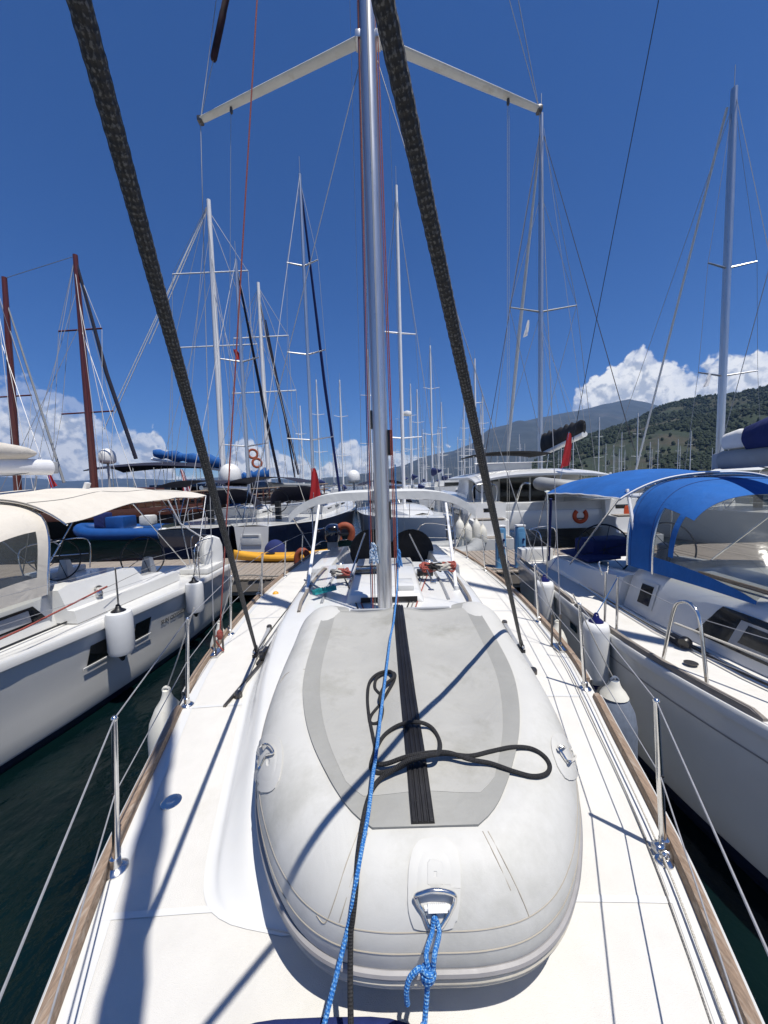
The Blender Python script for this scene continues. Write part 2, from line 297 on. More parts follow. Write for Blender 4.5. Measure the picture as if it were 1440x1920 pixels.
# ------------------------------------------------------------------ mesh builder
ORG = {}
class MB:
    def __init__(s): s.v = []; s.f = []; s.uv = {}
    def add(s, vs, fs):
        o = len(s.v); s.v += [tuple(q) for q in vs]; s.f += [tuple(i+o for i in g) for g in fs]; return s
    def box(s, c, d, rz=0, rx=0, ry=0):
        m = Matrix.Rotation(rz, 3, 'Z') @ Matrix.Rotation(ry, 3, 'Y') @ Matrix.Rotation(rx, 3, 'X'); c = Vector(c)
        vs = [c + m @ Vector((sx*d[0]/2, sy*d[1]/2, sz*d[2]/2)) for sx in (-1, 1) for sy in (-1, 1) for sz in (-1, 1)]
        return s.add(vs, [(0,1,3,2), (4,6,7,5), (0,4,5,1), (2,3,7,6), (0,2,6,4), (1,5,7,3)])
    def tube(s, pts, r, n=8, caps=True, flat=1.0, vlen=1.0):
        P = [Vector(p) for p in pts]; k = len(P)
        rr = r if isinstance(r, (list, tuple)) else [r]*k
        T = [(P[min(i+1, k-1)]-P[max(i-1, 0)]) for i in range(k)]
        T = [t.normalized() if t.length > 1e-9 else Vector((0, 0, 1)) for t in T]
        up = Vector((0, 0, 1)) if abs(T[0].z) < .9 else Vector((1, 0, 0))
        a = T[0].cross(up).normalized()
        o = len(s.v); L = [0.0]
        for i in range(1, k): L.append(L[-1] + (P[i]-P[i-1]).length)
        for i in range(k):
            if i:
                a = a - T[i]*a.dot(T[i])
                a = a.normalized() if a.length > 1e-6 else T[i].orthogonal().normalized()
            b = T[i].cross(a)
            for j in range(n):
                q = 2*math.pi*j/n
                s.v.append(tuple(P[i] + a*(math.cos(q)*rr[i]) + b*(math.sin(q)*rr[i]*flat)))
        for i in range(k-1):
            for j in range(n):
                j2 = (j+1) % n
                s.uv[len(s.f)] = ((j/n, L[i]), ((j+1)/n, L[i]), ((j+1)/n, L[i+1]), (j/n, L[i+1]))
                s.f.append((o+i*n+j, o+i*n+j2, o+(i+1)*n+j2, o+(i+1)*n+j))
        if caps:
            s.f.append(tuple(o+j for j in range(n))[::-1]); s.f.append(tuple(o+(k-1)*n+j for j in range(n)))
        return s
    def lathe(s, prof, c, axis=(0, 0, 1), n=20, capped=True):
        ax = Vector(axis).normalized(); a = ax.orthogonal().normalized(); b = ax.cross(a); c = Vector(c); o = len(s.v)
        for r, z in prof:
            for j in range(n):
                q = 2*math.pi*j/n; s.v.append(tuple(c + ax*z + a*(r*math.cos(q)) + b*(r*math.sin(q))))
        for i in range(len(prof)-1):
            for j in range(n):
                j2 = (j+1) % n; s.f.append((o+i*n+j, o+i*n+j2, o+(i+1)*n+j2, o+(i+1)*n+j))
        if capped:
            s.f.append(tuple(o+j for j in range(n))[::-1]); s.f.append(tuple(o+(len(prof)-1)*n+j for j in range(n)))
        return s
    def torus(s, c, axis, r, t, n=24, m=8, a0=0, a1=2*math.pi, flat=1):
        ax = Vector(axis).normalized(); a = ax.orthogonal().normalized() if abs(ax.z) > .999 else ax.cross(Vector((0, 0, 1))).normalized(); b = ax.cross(a); c = Vector(c)
        full = abs(a1-a0-2*math.pi) < 1e-6
        pts = [c + a*(r*math.cos(a0+(a1-a0)*i/n)) + b*(r*math.sin(a0+(a1-a0)*i/n)) for i in range(n+1)]
        return s.tube(pts, t, m, caps=not full)
    def loft(s, rings, closed=True, cap0=False, cap1=False):
        o = len(s.v); n = len(rings[0])
        for g in rings: s.v += [tuple(q) for q in g]
        for i in range(len(rings)-1):
            for j in range(n if closed else n-1):
                j2 = (j+1) % n; s.f.append((o+i*n+j, o+i*n+j2, o+(i+1)*n+j2, o+(i+1)*n+j))
        if cap0: s.f.append(tuple(o+j for j in range(n))[::-1])
        if cap1: s.f.append(tuple(o+(len(rings)-1)*n+j for j in range(n)))
        return s
    def grid(s, fn, nu, nv):
        return s.loft([[fn(i/nu, j/nv) for j in range(nv+1)] for i in range(nu+1)], closed=False)
    def sheet(s, fn, nu, nv, th):
        P = [[Vector(fn(i/nu, j/nv)) for j in range(nv+1)] for i in range(nu+1)]
        def nrm(i, j):
            a = P[min(i+1, nu)][j]-P[max(i-1, 0)][j]; b = P[i][min(j+1, nv)]-P[i][max(j-1, 0)]
            c = a.cross(b); return c.normalized() if c.length > 1e-9 else Vector((0, 0, 1))
        Q = [[P[i][j]-nrm(i, j)*th for j in range(nv+1)] for i in range(nu+1)]
        o = len(s.v); w = nv+1; h = (nu+1)*w
        for G in (P, Q):
            for r_ in G: s.v += [tuple(q) for q in r_]
        for i in range(nu):
            for j in range(nv):
                a = o+i*w+j; s.f.append((a, a+1, a+w+1, a+w)); s.f.append((a+h, a+h+w, a+h+w+1, a+h+1))
        for i in range(nu):
            for j in (0, nv):
                a = o+i*w+j; s.f.append((a, a+w, a+w+h, a+h))
        for j in range(nv):
            for i in (0, nu):
                a = o+i*w+j; s.f.append((a, a+h, a+h+1, a+1))
        return s
    def prism(s, poly, d):
        """closed polygon of 3-D points pushed along d"""
        d = Vector(d); P = [Vector(p) for p in poly]; n = len(P)
        return s.add(P + [p+d for p in P], [tuple(range(n))[::-1], tuple(range(n, 2*n))] + [(i, (i+1) % n, n+(i+1) % n, n+i) for i in range(n)])
    def ell(s, c, r, n=16, m=10):
        c = Vector(c); rings = []
        for i in range(m+1):
            q = math.pi*i/m; z = -math.cos(q); w = max(math.sin(q), .004)
            rings.append([c + Vector((r[0]*w*math.cos(2*math.pi*j/n), r[1]*w*math.sin(2*math.pi*j/n), r[2]*z)) for j in range(n)])
        return s.loft(rings, True, True, True)
    def build(s, name, m, parent=None, ang=38, bevel=0, seg=2):
        off = ORG.get(parent.name, Vector((0, 0, 0))) if parent else Vector((0, 0, 0))
        me = bpy.data.meshes.new(name)
        me.from_pydata([(a-off.x, b-off.y, c-off.z) for a, b, c in s.v], [], s.f)
        if s.uv:
            ul = me.uv_layers.new(name='UVMap')
            for fi, q in s.uv.items():
                ls = me.polygons[fi].loop_start
                for k in range(4): ul.data[ls+k].uv = q[k]
        bm = bmesh.new(); bm.from_mesh(me)
        bmesh.ops.recalc_face_normals(bm, faces=bm.faces)
        if bevel:
            es = [e for e in bm.edges if len(e.link_faces) == 2 and e.calc_face_angle(0) > R(30)]
            bmesh.ops.bevel(bm, geom=es, offset=bevel, segments=seg, affect='EDGES', profile=.6, clamp_overlap=True)
        bm.to_mesh(me); bm.free()
        me.polygons.foreach_set('use_smooth', [True]*len(me.polygons))
        me.set_sharp_from_angle(angle=R(ang))
        me.materials.append(M[m] if isinstance(m, str) else m)
        o = bpy.data.objects.new(name, me); COL.objects.link(o)
        if parent: o.parent = parent; ORG[o.name] = off
        return o
def tag(o, label, cat, group=None):
    o['label'] = label; o['category'] = cat
    if group: o['group'] = group
    return o
def thing(name, label, cat, loc, group=None):
    o = bpy.data.objects.new(name, None); COL.objects.link(o); o.location = loc; o.empty_display_size = .2
    ORG[o.name] = Vector(loc); return tag(o, label, cat, group)
def single(mb, name, m, label, cat, loc, group=None, **k):
    """a thing that is one mesh, with its origin at its base"""
    loc = Vector(loc); mb.v = [(a-loc.x, b-loc.y, c-loc.z) for a, b, c in mb.v]
    o = mb.build(name, m, None, **k); o.location = loc; ORG[o.name] = loc
    return tag(o, label, cat, group)
def structure(o): o['kind'] = 'structure'; return o
def copy_tree(src, loc, label, group=None, rz=0, sc=1):
    r = src.copy(); COL.objects.link(r); r.location = loc; r.rotation_euler.z = rz; r.scale = (sc, sc, sc); r['label'] = label
    if group: r['group'] = group
    for ch in src.children:
        c = ch.copy(); COL.objects.link(c); c.parent = r
        for g in ch.children:
            d = g.copy(); COL.objects.link(d); d.parent = c
    return r
def line(name, m, parent, pts, r, n=6, sm=0):
    return MB().tube(spline(pts, sm) if sm else pts, r, n).build(name, m, parent)
def sagged(a, b, s, n=10):
    a = Vector(a); b = Vector(b)
    return [a + (b-a)*(i/n) - Vector((0, 0, s*4*(i/n)*(1-i/n))) for i in range(n+1)]

# ================================================================== water
def water_mat():
    m = bpy.data.materials.new('harbour_water'); m.use_nodes = True
    nt = m.node_tree; N = nt.nodes; K = nt.links; b = N['Principled BSDF']
    b.inputs['Base Color'].default_value = (.004, .017, .018, 1); b.inputs['Roughness'].default_value = .04
    b.inputs['IOR'].default_value = 1.333
    g = N.new('ShaderNodeNewGeometry')
    hs = []
    for sc, st, det in ((1.1, .55, 4), (6.0, .25, 5)):
        mp = N.new('ShaderNodeMapping'); mp.inputs['Scale'].default_value = (sc, sc*.7, sc); mp.inputs['Rotation'].default_value = (0, 0, .5)
        n = N.new('ShaderNodeTexNoise'); n.inputs['Scale'].default_value = 1; n.inputs['Detail'].default_value = det
        K.new(g.outputs['Position'], mp.inputs[0]); K.new(mp.outputs[0], n.inputs['Vector']); hs.append((n.outputs[0], st))
    mul = N.new('ShaderNodeMath'); mul.operation = 'MULTIPLY_ADD'; K.new(hs[1][0], mul.inputs[0]); mul.inputs[1].default_value = .3; K.new(hs[0][0], mul.inputs[2])
    bp = N.new('ShaderNodeBump'); bp.inputs['Strength'].default_value = .55; bp.inputs['Distance'].default_value = .16
    K.new(mul.outputs[0], bp.inputs['Height']); K.new(bp.outputs[0], b.inputs['Normal'])
    nb = N.new('ShaderNodeTexNoise'); nb.inputs['Scale'].default_value = .8; nb.inputs['Detail'].default_value = 3; K.new(g.outputs['Position'], nb.inputs['Vector'])
    rp = N.new('ShaderNodeValToRGB'); rp.color_ramp.elements[0].color = (.0008, .0045, .0055, 1); rp.color_ramp.elements[1].color = (.002, .010, .010, 1)
    rp.color_ramp.elements[0].position = .35; rp.color_ramp.elements[1].position = .75
    K.new(nb.outputs[0], rp.inputs[0]); K.new(rp.outputs[0], b.inputs['Base Color'])
    return m
structure(MB().add([(-40000, -3000, 0), (40000, -3000, 0), (40000, 60000, 0), (-40000, 60000, 0)], [(0, 1, 2, 3)]).build('water', water_mat()))

# ================================================================== generic yacht pieces
def hull_loft(cx, st, parent, m, nseg=1, name='hull', stem=True, transom=True):
    """st: (y, half beam at sheer, sheer height, half beam at water, depth)"""
    rings = []
    for y, hb, zs, hw, zb in st:
        half = [(hb, zs), (hb*.5+hw*.5+.008*hb, zs*.55), (hw, .0), (hw*.72, zb*.6), (0, zb)]
        half = [(p.x, p.y) for p in spline([V(a, b, 0) for a, b in half], 4)]
        ring = [(cx-x, y, z) for x, z in half] + [(cx+x, y, z) for x, z in half[-2::-1]]
        rings.append(ring)
    mb = MB().loft(rings, closed=False)
    if transom:
        n = len(rings[-1]); o = (len(rings)-1)*n; mb.f.append(tuple(o+j for j in range(n)))
    return mb.build(name, m, parent, ang=50)
def deck_grid(cx, st, parent, m, camber=.04, nx=12, name='deck', dz=0):
    rows = []
    for y, hb, zs, *_ in st:
        rows.append([(cx+hb*(2*j/nx-1), y, zs+dz+camber*(1-(2*j/nx-1)**2)) for j in range(nx+1)])
    return MB().loft(rows, closed=False).build(name, m, parent, ang=60)
def hull_band(cx, st, parent, m, z0, z1, name, out=.004, sides=(-1, 1)):
    mb = MB()
    for s in sides:
        rows = []
        for y, hb, zs, hw, zb in st:
            def xat(z):
                half = spline([V(hb, zs, 0), V(hb*.5+hw*.5+.008*hb, zs*.55, 0), V(hw, 0, 0), V(hw*.72, zb*.6, 0), V(0, zb, 0)], 8)
                for p, q in zip(half, half[1:]):
                    if q.y <= z <= p.y: return p.x + (q.x-p.x)*(z-p.y)/(q.y-p.y-1e-9)
                return hw
            k0 = z0(y) if callable(z0) else z0; k1 = z1(y) if callable(z1) else z1
            rows.append([(cx+s*(xat(k)+out), y, k) for k in (k0, (k0+k1)/2, k1)])
        mb.loft(rows, closed=False)
    return mb.build(name, m, parent)
def resample(st, n):
    y0, y1 = st[0][0], st[-1][0]
    return [tuple([y] + [smooth(y, [(q[0], q[k]) for q in st]) for k in range(1, 5)]) for y in [y0+(y1-y0)*i/n for i in range(n+1)]]

def stanchion(parent, base, h=.61, r=.0125, lean=(0, 0), sub=True):
    b = Vector(base); t = b + V(lean[0], lean[1], h)
    o = MB().tube([b, b+(t-b)*.5, b+(t-b)*.9, t], [r, r, r*.8, r*.72], 12).ell(t, (r*.95, r*.95, r*.95), 10, 6).build('stanchion', 'steel', parent)
    if sub:
        MB().lathe([(.042, -.004), (.042, .004), (.036, .010), (.021, .018), (.018, .05), (r, .055)], b, n=20).build('socket', 'steel', o)
        MB().lathe([(.004, -r-.004), (.006, -r-.002), (.006, r+.002), (.004, r+.004)], b+(t-b)*.52, (0, 1, 0), 8).build('wire_hole', 'blackplastic', o)
    return t

def fender(name, label, base_z, x, y, h, r, m='fender', top=None, cat='fender', group=None, line_to=None, style='taper', rope='rope_white', tip_m=None):
    """a hanging fender; base_z = its lower end"""
    t = thing(name, label, cat, (x, y, base_z), group)
    c = V(x, y, base_z)
    if style == 'taper':    # pear shaped top with an eye
        prof = [(.01, 0), (r*.45, .01*h), (r*.8, .06*h), (r*.97, .14*h), (r, .3*h), (r*.98, .58*h), (r*.86, .72*h), (r*.58, .84*h), (r*.32, .91*h), (r*.22, .96*h), (r*.18, h), (.005, h*1.005)]
        MB().lathe(prof, c, n=24).build('body', m, t, ang=60)
        MB().torus(c+V(0, 0, h*1.0), (0, 1, 0), r*.17, r*.07, 14, 6).build('eye', m, t)
    else:                   # cylinder with coloured ends
        prof = [(r*.55, .10*h), (r*.9, .12*h), (r, .2*h), (r, .8*h), (r*.9, .88*h), (r*.55, .9*h)]
        MB().lathe(prof, c, n=24).build('body', m, t, ang=60)
        for q, sg in ((0, 1), (1, -1)):
            e = c + V(0, 0, h*q)
            MB().lathe([(r*.14, 0), (r*.22, .02*h), (r*.25, .045*h), (r*.55, .085*h), (r*.56, .11*h)], e, (0, 0, sg), n=20).build('end_cap', tip_m or 'blackplastic', t, ang=60)
            MB().torus(e+V(0, 0, .01*h*sg), (0, 1, 0), r*.15, r*.065, 12, 6).build('eye', tip_m or 'blackplastic', t)
    if line_to is not None:
        MB().tube(sagged(c+V(0, 0, h*1.0), line_to, .01), .005, 6).build('lanyard', rope, t)
    return t

# ================================================================== our own yacht
HBP = [(-.75, .05), (-.4, .34), (0, .58), (.5, .80), (.92, .965), (1.36, 1.125), (2.07, 1.325), (2.45, 1.43), (3.0, 1.56), (3.7, 1.66), (5, 1.78), (6.5, 1.80), (8, 1.74), (9.2, 1.62)]
def HB(y): return smooth(y, HBP)
def ZS(y): return 1.50 - .022*(y-.5)
def ZD(x, y):
    h = HB(y); return ZS(y) + .035*(1-min(1, (x/h)**2))
yacht = thing('sailing_yacht', 'white sailing yacht whose foredeck fills the foreground, dinghy on top', 'sailboat', (0, 4.2, 0))
st_own = [(y, HB(y)+.015, ZS(y), max(.02, HB(y)*interp(y, [(-.75, .2), (0, .55), (1.5, .82), (4, .93), (9.2, .85)])), interp(y, [(-.75, .0), (.2, -.3), (3, -.55), (9.2, -.1)])) for y in [-.75+i*.25 for i in range(40)] + [9.2]]
hull_loft(0, st_own, yacht, 'hull')
hull_band(0, st_own[3:], yacht, 'boot', -.02, .10, 'boot_stripe')
mb = MB()
for y0 in [-.75+i*.1 for i in range(100)]: pass
rows = []
for i in range(101):
    y = -.75 + 9.95*i/100
    rows.append([(HB(y)*(2*j/20-1), y, ZD(HB(y)*(2*j/20-1), y)) for j in range(21)])
MB().loft(rows, closed=False).build('deck', 'nonskid', yacht, ang=60)
# smooth gelcoat margins between the non-skid panels
mb = MB()
for s in (-1, 1):
    rows = []
    for i in range(100):
        y = -.6 + 9.6*i/99
        rows.append([(s*(HB(y)-d), y, ZD(HB(y)-d, y)+.002) for d in (.10, .085, .055, .035)])
    mb.loft(rows, closed=False)
mb.build('deck_margin', 'gel', yacht)
for yy, x0, x1 in ((1.16, -1.0, 1.0), (2.42, -1.38, -.9), (2.42, .9, 1.38), (4.2, -1.6, -1.12), (4.2, 1.12, 1.6)):
    MB().grid(lambda a, b: (x0+(x1-x0)*a, yy+.022*b, ZD(x0+(x1-x0)*a, yy)+.0025), 12, 1).build('deck_seam', 'gel', yacht)
# teak toe rails
for s in (-1, 1):
    for y0, y1 in ((-.6, 2.42), (2.62, 9.0)):
        rows = []; n = 40
        for i in range(n+1):
            y = y0 + (y1-y0)*i/n; h = HB(y); z = ZS(y); e = .012 if i in (0, n) else 0
            rows.append([(s*(h+.012), y, z-.004), (s*(h+.010), y, z+.040-e), (s*(h-.004), y, z+.046-e), (s*(h-.026), y, z+.040-e), (s*(h-.034), y, z+.004)])
        MB().loft(rows, True, True, True).build('toe_rail', 'teak', yacht, ang=40)
        rows = []
        for i in range(n+1):
            y = y0 + (y1-y0)*i/n; h = HB(y); z = ZS(y)
            rows.append([(s*(h+.028), y, z-.05), (s*(h+.030), y, z+.012), (s*(h+.022), y, z+.018), (s*(h+.0125), y, z+.014)])
        MB().loft(rows, False).build('gunwale', 'gel', yacht)
# coachroof
CRP = {'b': [(1.08, .30), (1.12, .48), (1.18, .585), (1.28, .645), (1.45, .695), (2.0, .83), (2.6, .97), (3.4, 1.08), (4.5, 1.15), (5.7, 1.15)],
       't': [(1.08, .22), (1.12, .36), (1.18, .46), (1.28, .525), (1.45, .585), (2.0, .72), (2.6, .855), (3.4, .955), (4.5, 1.0), (5.7, .98)],
       'h': [(1.08, .002), (1.12, .020), (1.18, .045), (1.28, .066), (1.45, .090), (2.0, .145), (2.6, .205), (3.4, .265), (4.5, .29), (5.7, .28)]}
def coach(y, k): return smooth(y, CRP[k])
def coach_ring(y):
    b, t, h = coach(y, 'b'), coach(y, 't'), coach(y, 'h'); zb = ZD(b, y)
    P = spline([V(b+.05, zb+.001, 0), V(b+.012, zb+.005, 0), V(b-.012, zb+.03*min(1, h/.1), 0), V((b+t)/2+.01, zb+h*.52, 0), V(t+.012, zb+h*.90, 0), V(t-.03, zb+h*.995, 0), V(t-.10, zb+h+.008, 0)], 4)
    half = [(p.x, p.y) for p in P]; x0 = t-.10
    half += [(x0*(1-k/6), zb+h+.008+.03*(1-(1-k/6)**2)) for k in range(1, 7)]
    return [(-x, y, z) for x, z in half] + [(x, y, z) for x, z in half[-2::-1]]
ys = [1.08, 1.09, 1.105, 1.12, 1.14, 1.16, 1.18, 1.2, 1.23, 1.28, 1.35] + [1.45+.17*i for i in range(26)]
mb = MB().loft([coach_ring(y) for y in ys], closed=False)
n = len(coach_ring(2)); mb.f.append(tuple((len(ys)-1)*n+j for j in range(n)))
mb.build('coachroof', 'gel', yacht, ang=50)
def ZC(x, y):
    b, t, h = coach(y, 'b'), coach(y, 't'), coach(y, 'h'); u = 1-min(1, abs(x)/(t-.1))
    return ZD(b, y)+h+.008+.03*(1-(1-u)**2)
# raised aft deck house behind the mast with its dark front slot
mb = MB()
def dh(y, w, h): return [(-w, y, ZC(w, y)-.01), (-w+.05, y, ZC(0, y)+h), (w-.05, y, ZC(0, y)+h), (w, y, ZC(w, y)-.01)]
MB().loft([dh(3.62, .40, .02), dh(3.66, .40, .075), dh(4.6, .42, .08), dh(5.6, .44, .08)], False, True, True).build('hatch_garage', 'gel', yacht, bevel=.012)
MB().box((.04, 3.612, ZC(0, 3.62)+.035), (.56, .012, .05)).build('hatch_slot', 'blackplastic', yacht)
MB().box((-.16, 4.7, ZC(0, 4.7)+.09), (.42, .42, .02)).build('hatch_lid', 'glassdark', yacht, bevel=.008)
MB().box((.22, 3.9, ZC(0, 3.9)+.10), (.16, .3, .06)).build('line_organiser', 'gel', yacht, bevel=.01)
for s in (-1, 1):
    rows = []
    for i in range(13):
        y = 3.5 + 1.9*i/12; x = s*(coach(y, 't')-.13)
        rows.append((x, y, ZC(x, y)+(.006 if i in (0, 12) else .045)))
    MB().tube(rows, .017, 8, flat=1).build('handrail', 'teakgrey', yacht)
    rows = [(s*(coach(y, 't')-.33), y, ZC(s*(coach(y, 't')-.33), y)+.010) for y in (3.7, 4.3, 4.9)]
    MB().tube(rows, .016, 4).build('roof_strip', 'greyplastic', yacht)
    w = V(s*.62, 5.15, ZC(.62, 5.15))
    MB().lathe([(.075, 0), (.07, .02), (.05, .05), (.055, .10), (.062, .11), (.05, .125), (.02, .13)], w, n=20).build('winch', 'steel', yacht)
    MB().box((s*.52, 4.75, ZC(.52, 4.75)+.035), (.2, .14, .07)).build('rope_clutch', 'blackplastic', yacht, bevel=.012)
# cockpit: coamings, seat backs and the two covered wheels
for s in (-1, 1):
    rows = [[(s*1.18, y, ZD(1.2, y)+.0), (s*1.16, y, ZD(1.2, y)+h), (s*.86, y, ZD(1.2, y)+h+.02), (s*.80, y, ZD(1.2, y)-.02)] for y, h in ((5.72, .24), (7, .22), (8.2, .2), (8.9, .1))]
    MB().loft(rows, True, True, True).build('coaming', 'gel', yacht, bevel=.02)
for px, lab in ((697, 0), (772, 1)):
    c = ony(px, 1033, 7.2); 
    MB().lathe([(.01, -.05), (.33, -.05), (.41, -.03), (.425, 0), (.40, .035), (.2, .07), (.01, .075)], c, (0, -1, .12), 28).build('wheel_cover', 'blackcanvas', yacht, ang=60)
    MB().box(c+V(0, .1, -.45), (.22, .2, .7)).build('steering_pedestal', 'gel', yacht, bevel=.03)
# bimini
BY0, BY1 = 6.45, 8.3
def bim(u, v, dz=0):
    a = (v*2-1); x = 1.62*math.copysign(abs(a)**.92, a)*(1-.02*u)
    y = BY0 + (BY1-BY0)*u
    z = 2.815 - .36*abs(a)**4.4 - .03*(2*u-1)**2 + .012*math.sin(u*9)*(1-abs(a)) + dz
    return V(x-.02, y, z)
MB().sheet(lambda u, v: bim(u, v), 16, 36, -.012).build('bimini_top', 'greycanvas', yacht, ang=60)
MB().sheet(lambda u, v: bim(0, v)+V(0, -.014-.004*math.sin(v*40), .01-.14*u), 3, 36, .006).build('bimini_valance', 'greycanvas', yacht, ang=60)
MB().box((-.10, BY0-.03, 2.73), (.22, .012, .16)).build('bimini_window', 'greyplastic', yacht)
for u in (.02, .5, .98):
    MB().tube([bim(u, k/24, -.03) for k in range(25)], .0125, 8).build('bimini_hoop', 'steel', yacht)
for s in (-1, 1):
    e = bim(.02, .012 if s < 0 else .988, -.03)
    MB().tube([e, V(s*1.40, 7.3, 1.62)], .0125, 8).build('bimini_leg', 'steel', yacht)
    MB().tube([bim(.98, .012 if s < 0 else .988, -.03), V(s*1.42, 7.4, 1.62)], .0125, 8).build('bimini_leg', 'steel', yacht)
for (p0, p1) in (((576, 1112), (598, 948)), ((856, 1108), (836, 944))):
    a = onz(*p0, 1.74); b = ony(*p1, 6.43)
    MB().tube([a, b], .021, 10).build('support_pole', 'paintmast', yacht)
    MB().lathe([(.05, 0), (.045, .02), (.026, .03), (.024, .08)], a-V(0, 0, .02), n=14).build('pole_foot', 'plastic', yacht)
# ---- mast and rigging
MY = 3.35
mast_o = None
def mast_sec(z, a=.068, b=.10):
    return [(a*math.cos(q)*(1-.12*math.sin(q)), MY+b*math.sin(q), z) for q in [2*math.pi*k/28 for k in range(28)]]
mast = MB().loft([mast_sec(z) for z in (1.62, 3, 5, 7, 9, 12, 17)], True, True, True).build('mast', 'alu', yacht, ang=50)
MB().box((0, MY-.1005, 4.6), (.013, .006, 5.9)).build('luff_track', 'greyplastic', mast)
MB().loft([[(a*1.35, MY+(b-MY)*1.3, z) for a, b, _ in mast_sec(0)] for z in (1.60, 1.72)], True, True, True).build('mast_collar', 'blackplastic', mast)
MB().box((.085, MY, 3.3), (.05, .09, .22)).build('gooseneck_bracket', 'blackplastic', mast, bevel=.012)
for dx, zz in ((-.072, 3.5), (.073, 2.7)):
    MB().box((dx, MY-.03, zz), (.012, .03, .16)).build('mast_cleat', 'bronze', mast, bevel=.004)
SPZ = 6.56
tips = {-1: ony(376, 226, 3.97), 1: ony(1011, 206, 3.97)}
for s in (-1, 1):
    a = V(s*.06, MY, SPZ + (.0)); b = tips[s]
    d = b-a
    rings = []
    for t, w in ((0, .048), (.1, .045), (.6, .042), (.97, .036), (1, .03)):
        p = a+d*t; ax = d.normalized(); n1 = V(0, 1, 0)-ax*ax.y; n1.normalize(); n2 = ax.cross(n1)
        rings.append([p+n1*(w*math.cos(q))+n2*(w*.42*math.sin(q)) for q in [2*math.pi*k/14 for k in range(14)]])
    sp = MB().loft(rings, True, True, True).build('spreader', 'spreader', yacht, ang=50)
    MB().box(b, (.05, .07, .05)).build('spreader_end', 'bronze', sp, bevel=.012)
    MB().box(a+V(s*.02, 0, 0), (.05, .12, .06)).build('spreader_root', 'alu', sp, bevel=.01)
    MB().lathe([(.012, -.05), (.016, -.03), (.012, 0)], a+d*.78-V(0, 0, .02), n=10).build('flag_block', 'bronze', sp)
ch = {-1: onz(404, 1224, 1.46), 1: onz(1050, 1214, 1.46)}
for s in (-1, 1):
    b = ch[s]; tp = tips[s]
    line('cap_shroud', 'wire', yacht, [b+V(0, 0, .3), tp, V(s*.05, MY, 12.5)], .0035)
    line('lower_shroud', 'wire', yacht, [b+V(-s*.05, .05, .28), V(s*.06, MY, SPZ-.12)], .0035)
    line('diagonal_shroud', 'wire', yacht, [tp, V(s*.06, MY+.02, 10.6)], .003)
    MB().tube([b, b+V(0, 0, .3)], [.011, .011], 8).tube([b+V(-s*.05, .05, 0), b+V(-s*.05, .05, .28)], .010, 8).build('turnbuckle', 'bronze', yacht)
    MB().box(b, (.10, .16, .02)).build('chainplate', 'steel', yacht, bevel=.006)
    MB().torus(b+V(0, 0, .03), (1, 0, 0), .022, .006, 14, 6).build('shackle', 'steel', yacht)
d2 = (V(-.06, MY+.02, 10.6)-tips[-1])
MB().tube([tips[-1]+d2*t for t in (.115, .12, .2, .205, .33, .34)], [.022, .03, .03, .027, .03, .02], 12).build('wire_cover', mat('burgundy_cover', (.05, .012, .016), .8, var=.5, vscale=14), yacht)
line('backstay', 'wire', yacht, [V(-.06, MY+.1, 16.9), V(-.5, 9.0, 1.35)], .003)
line('backstay', 'wire', yacht, [V(.06, MY+.1, 16.9), V(.5, 9.0, 1.35)], .003)
# lines beside the mast
for x0, x1, z1, m, r in ((-.11, -.05, 9, 'rope_red', .0055), (-.125, -.07, 7.5, 'rope_navy', .005), (-.09, -.06, 9, 'rope_grey', .004), (.115, .06, 9, 'rope_red', .0055), (.10, .05, 8, 'rope_red', .0045)):
    line('halyard', m, yacht, [V(x0, MY-.06, 1.72), V(x0*.9, MY-.06, 3.5), V(x1, MY-.04, z1)], r)
for px in (939, 943):
    a = tips[1]*.78 + V(.06, MY, SPZ)*.22 - V(0, 0, .03)
    e = ony(px+12, 1090, 4.6)
    line('flag_halyard', 'rope_white', yacht, [a+V((px-941)*.004, 0, 0), e], .0022, 5)
a = tips[-1]*.78 + V(-.06, MY, SPZ)*.22
line('flag_halyard', 'wire', yacht, [a, ony(428, 1100, 4.2)], .0022, 5)
a = onz(412, 1190, 1.62); b = ony(482, 0, 3.35); 
line('signal_halyard', 'rope_red', yacht, [a, b, b+(b-a)*.5], .006)
MB().ell(a, (.03, .025, .05), 8, 6).tube(spline([a, a+V(-.04, -.02, -.02), a+V(-.02, 0, -.09), a+V(.02, .01, -.16)], 5), .007, 6).build('halyard_knot', 'rope_red', yacht)
# boom, hidden behind the mast from the bow
MB().loft([[(.055*math.cos(q), y, 3.22+.03*(y-3.4)/4+.085*math.sin(q)) for q in [2*math.pi*k/16 for k in range(16)]] for y in (3.47, 5.5, 7.9)], True, True, True).build('boom', 'alu', yacht)
# forestay with the furled genoa, above and behind the camera
fa, fb = V(0, -.62, 1.72), V(0, 3.25, 16.7)
rings = []
for i in range(90):
    t = .02 + .93*i/89; p = fa+(fb-fa)*t; w = (.062-.034*t)*(1+.13*math.sin(i*.9)+.06*math.sin(i*2.3))
    rings.append([p+V(w*math.cos(q)*(1+.08*math.sin(3*q+i*.5)), w*math.sin(q), 0) for q in [2*math.pi*k/16 for k in range(16)]])
MB().loft(rings, True, True, True).build('furled_genoa', 'sail', yacht, ang=60)
MB().lathe([(.03, 0), (.09, .01), (.09, .03), (.05, .04), (.05, .10), (.09, .11), (.09, .13), (.03, .14)], fa-V(0, 0, .12), (0, .25, 1), 18).build('furling_drum', 'blackplastic', yacht)
line('forestay', 'wire', yacht, [V(0, -.68, 1.5), fb], .004)
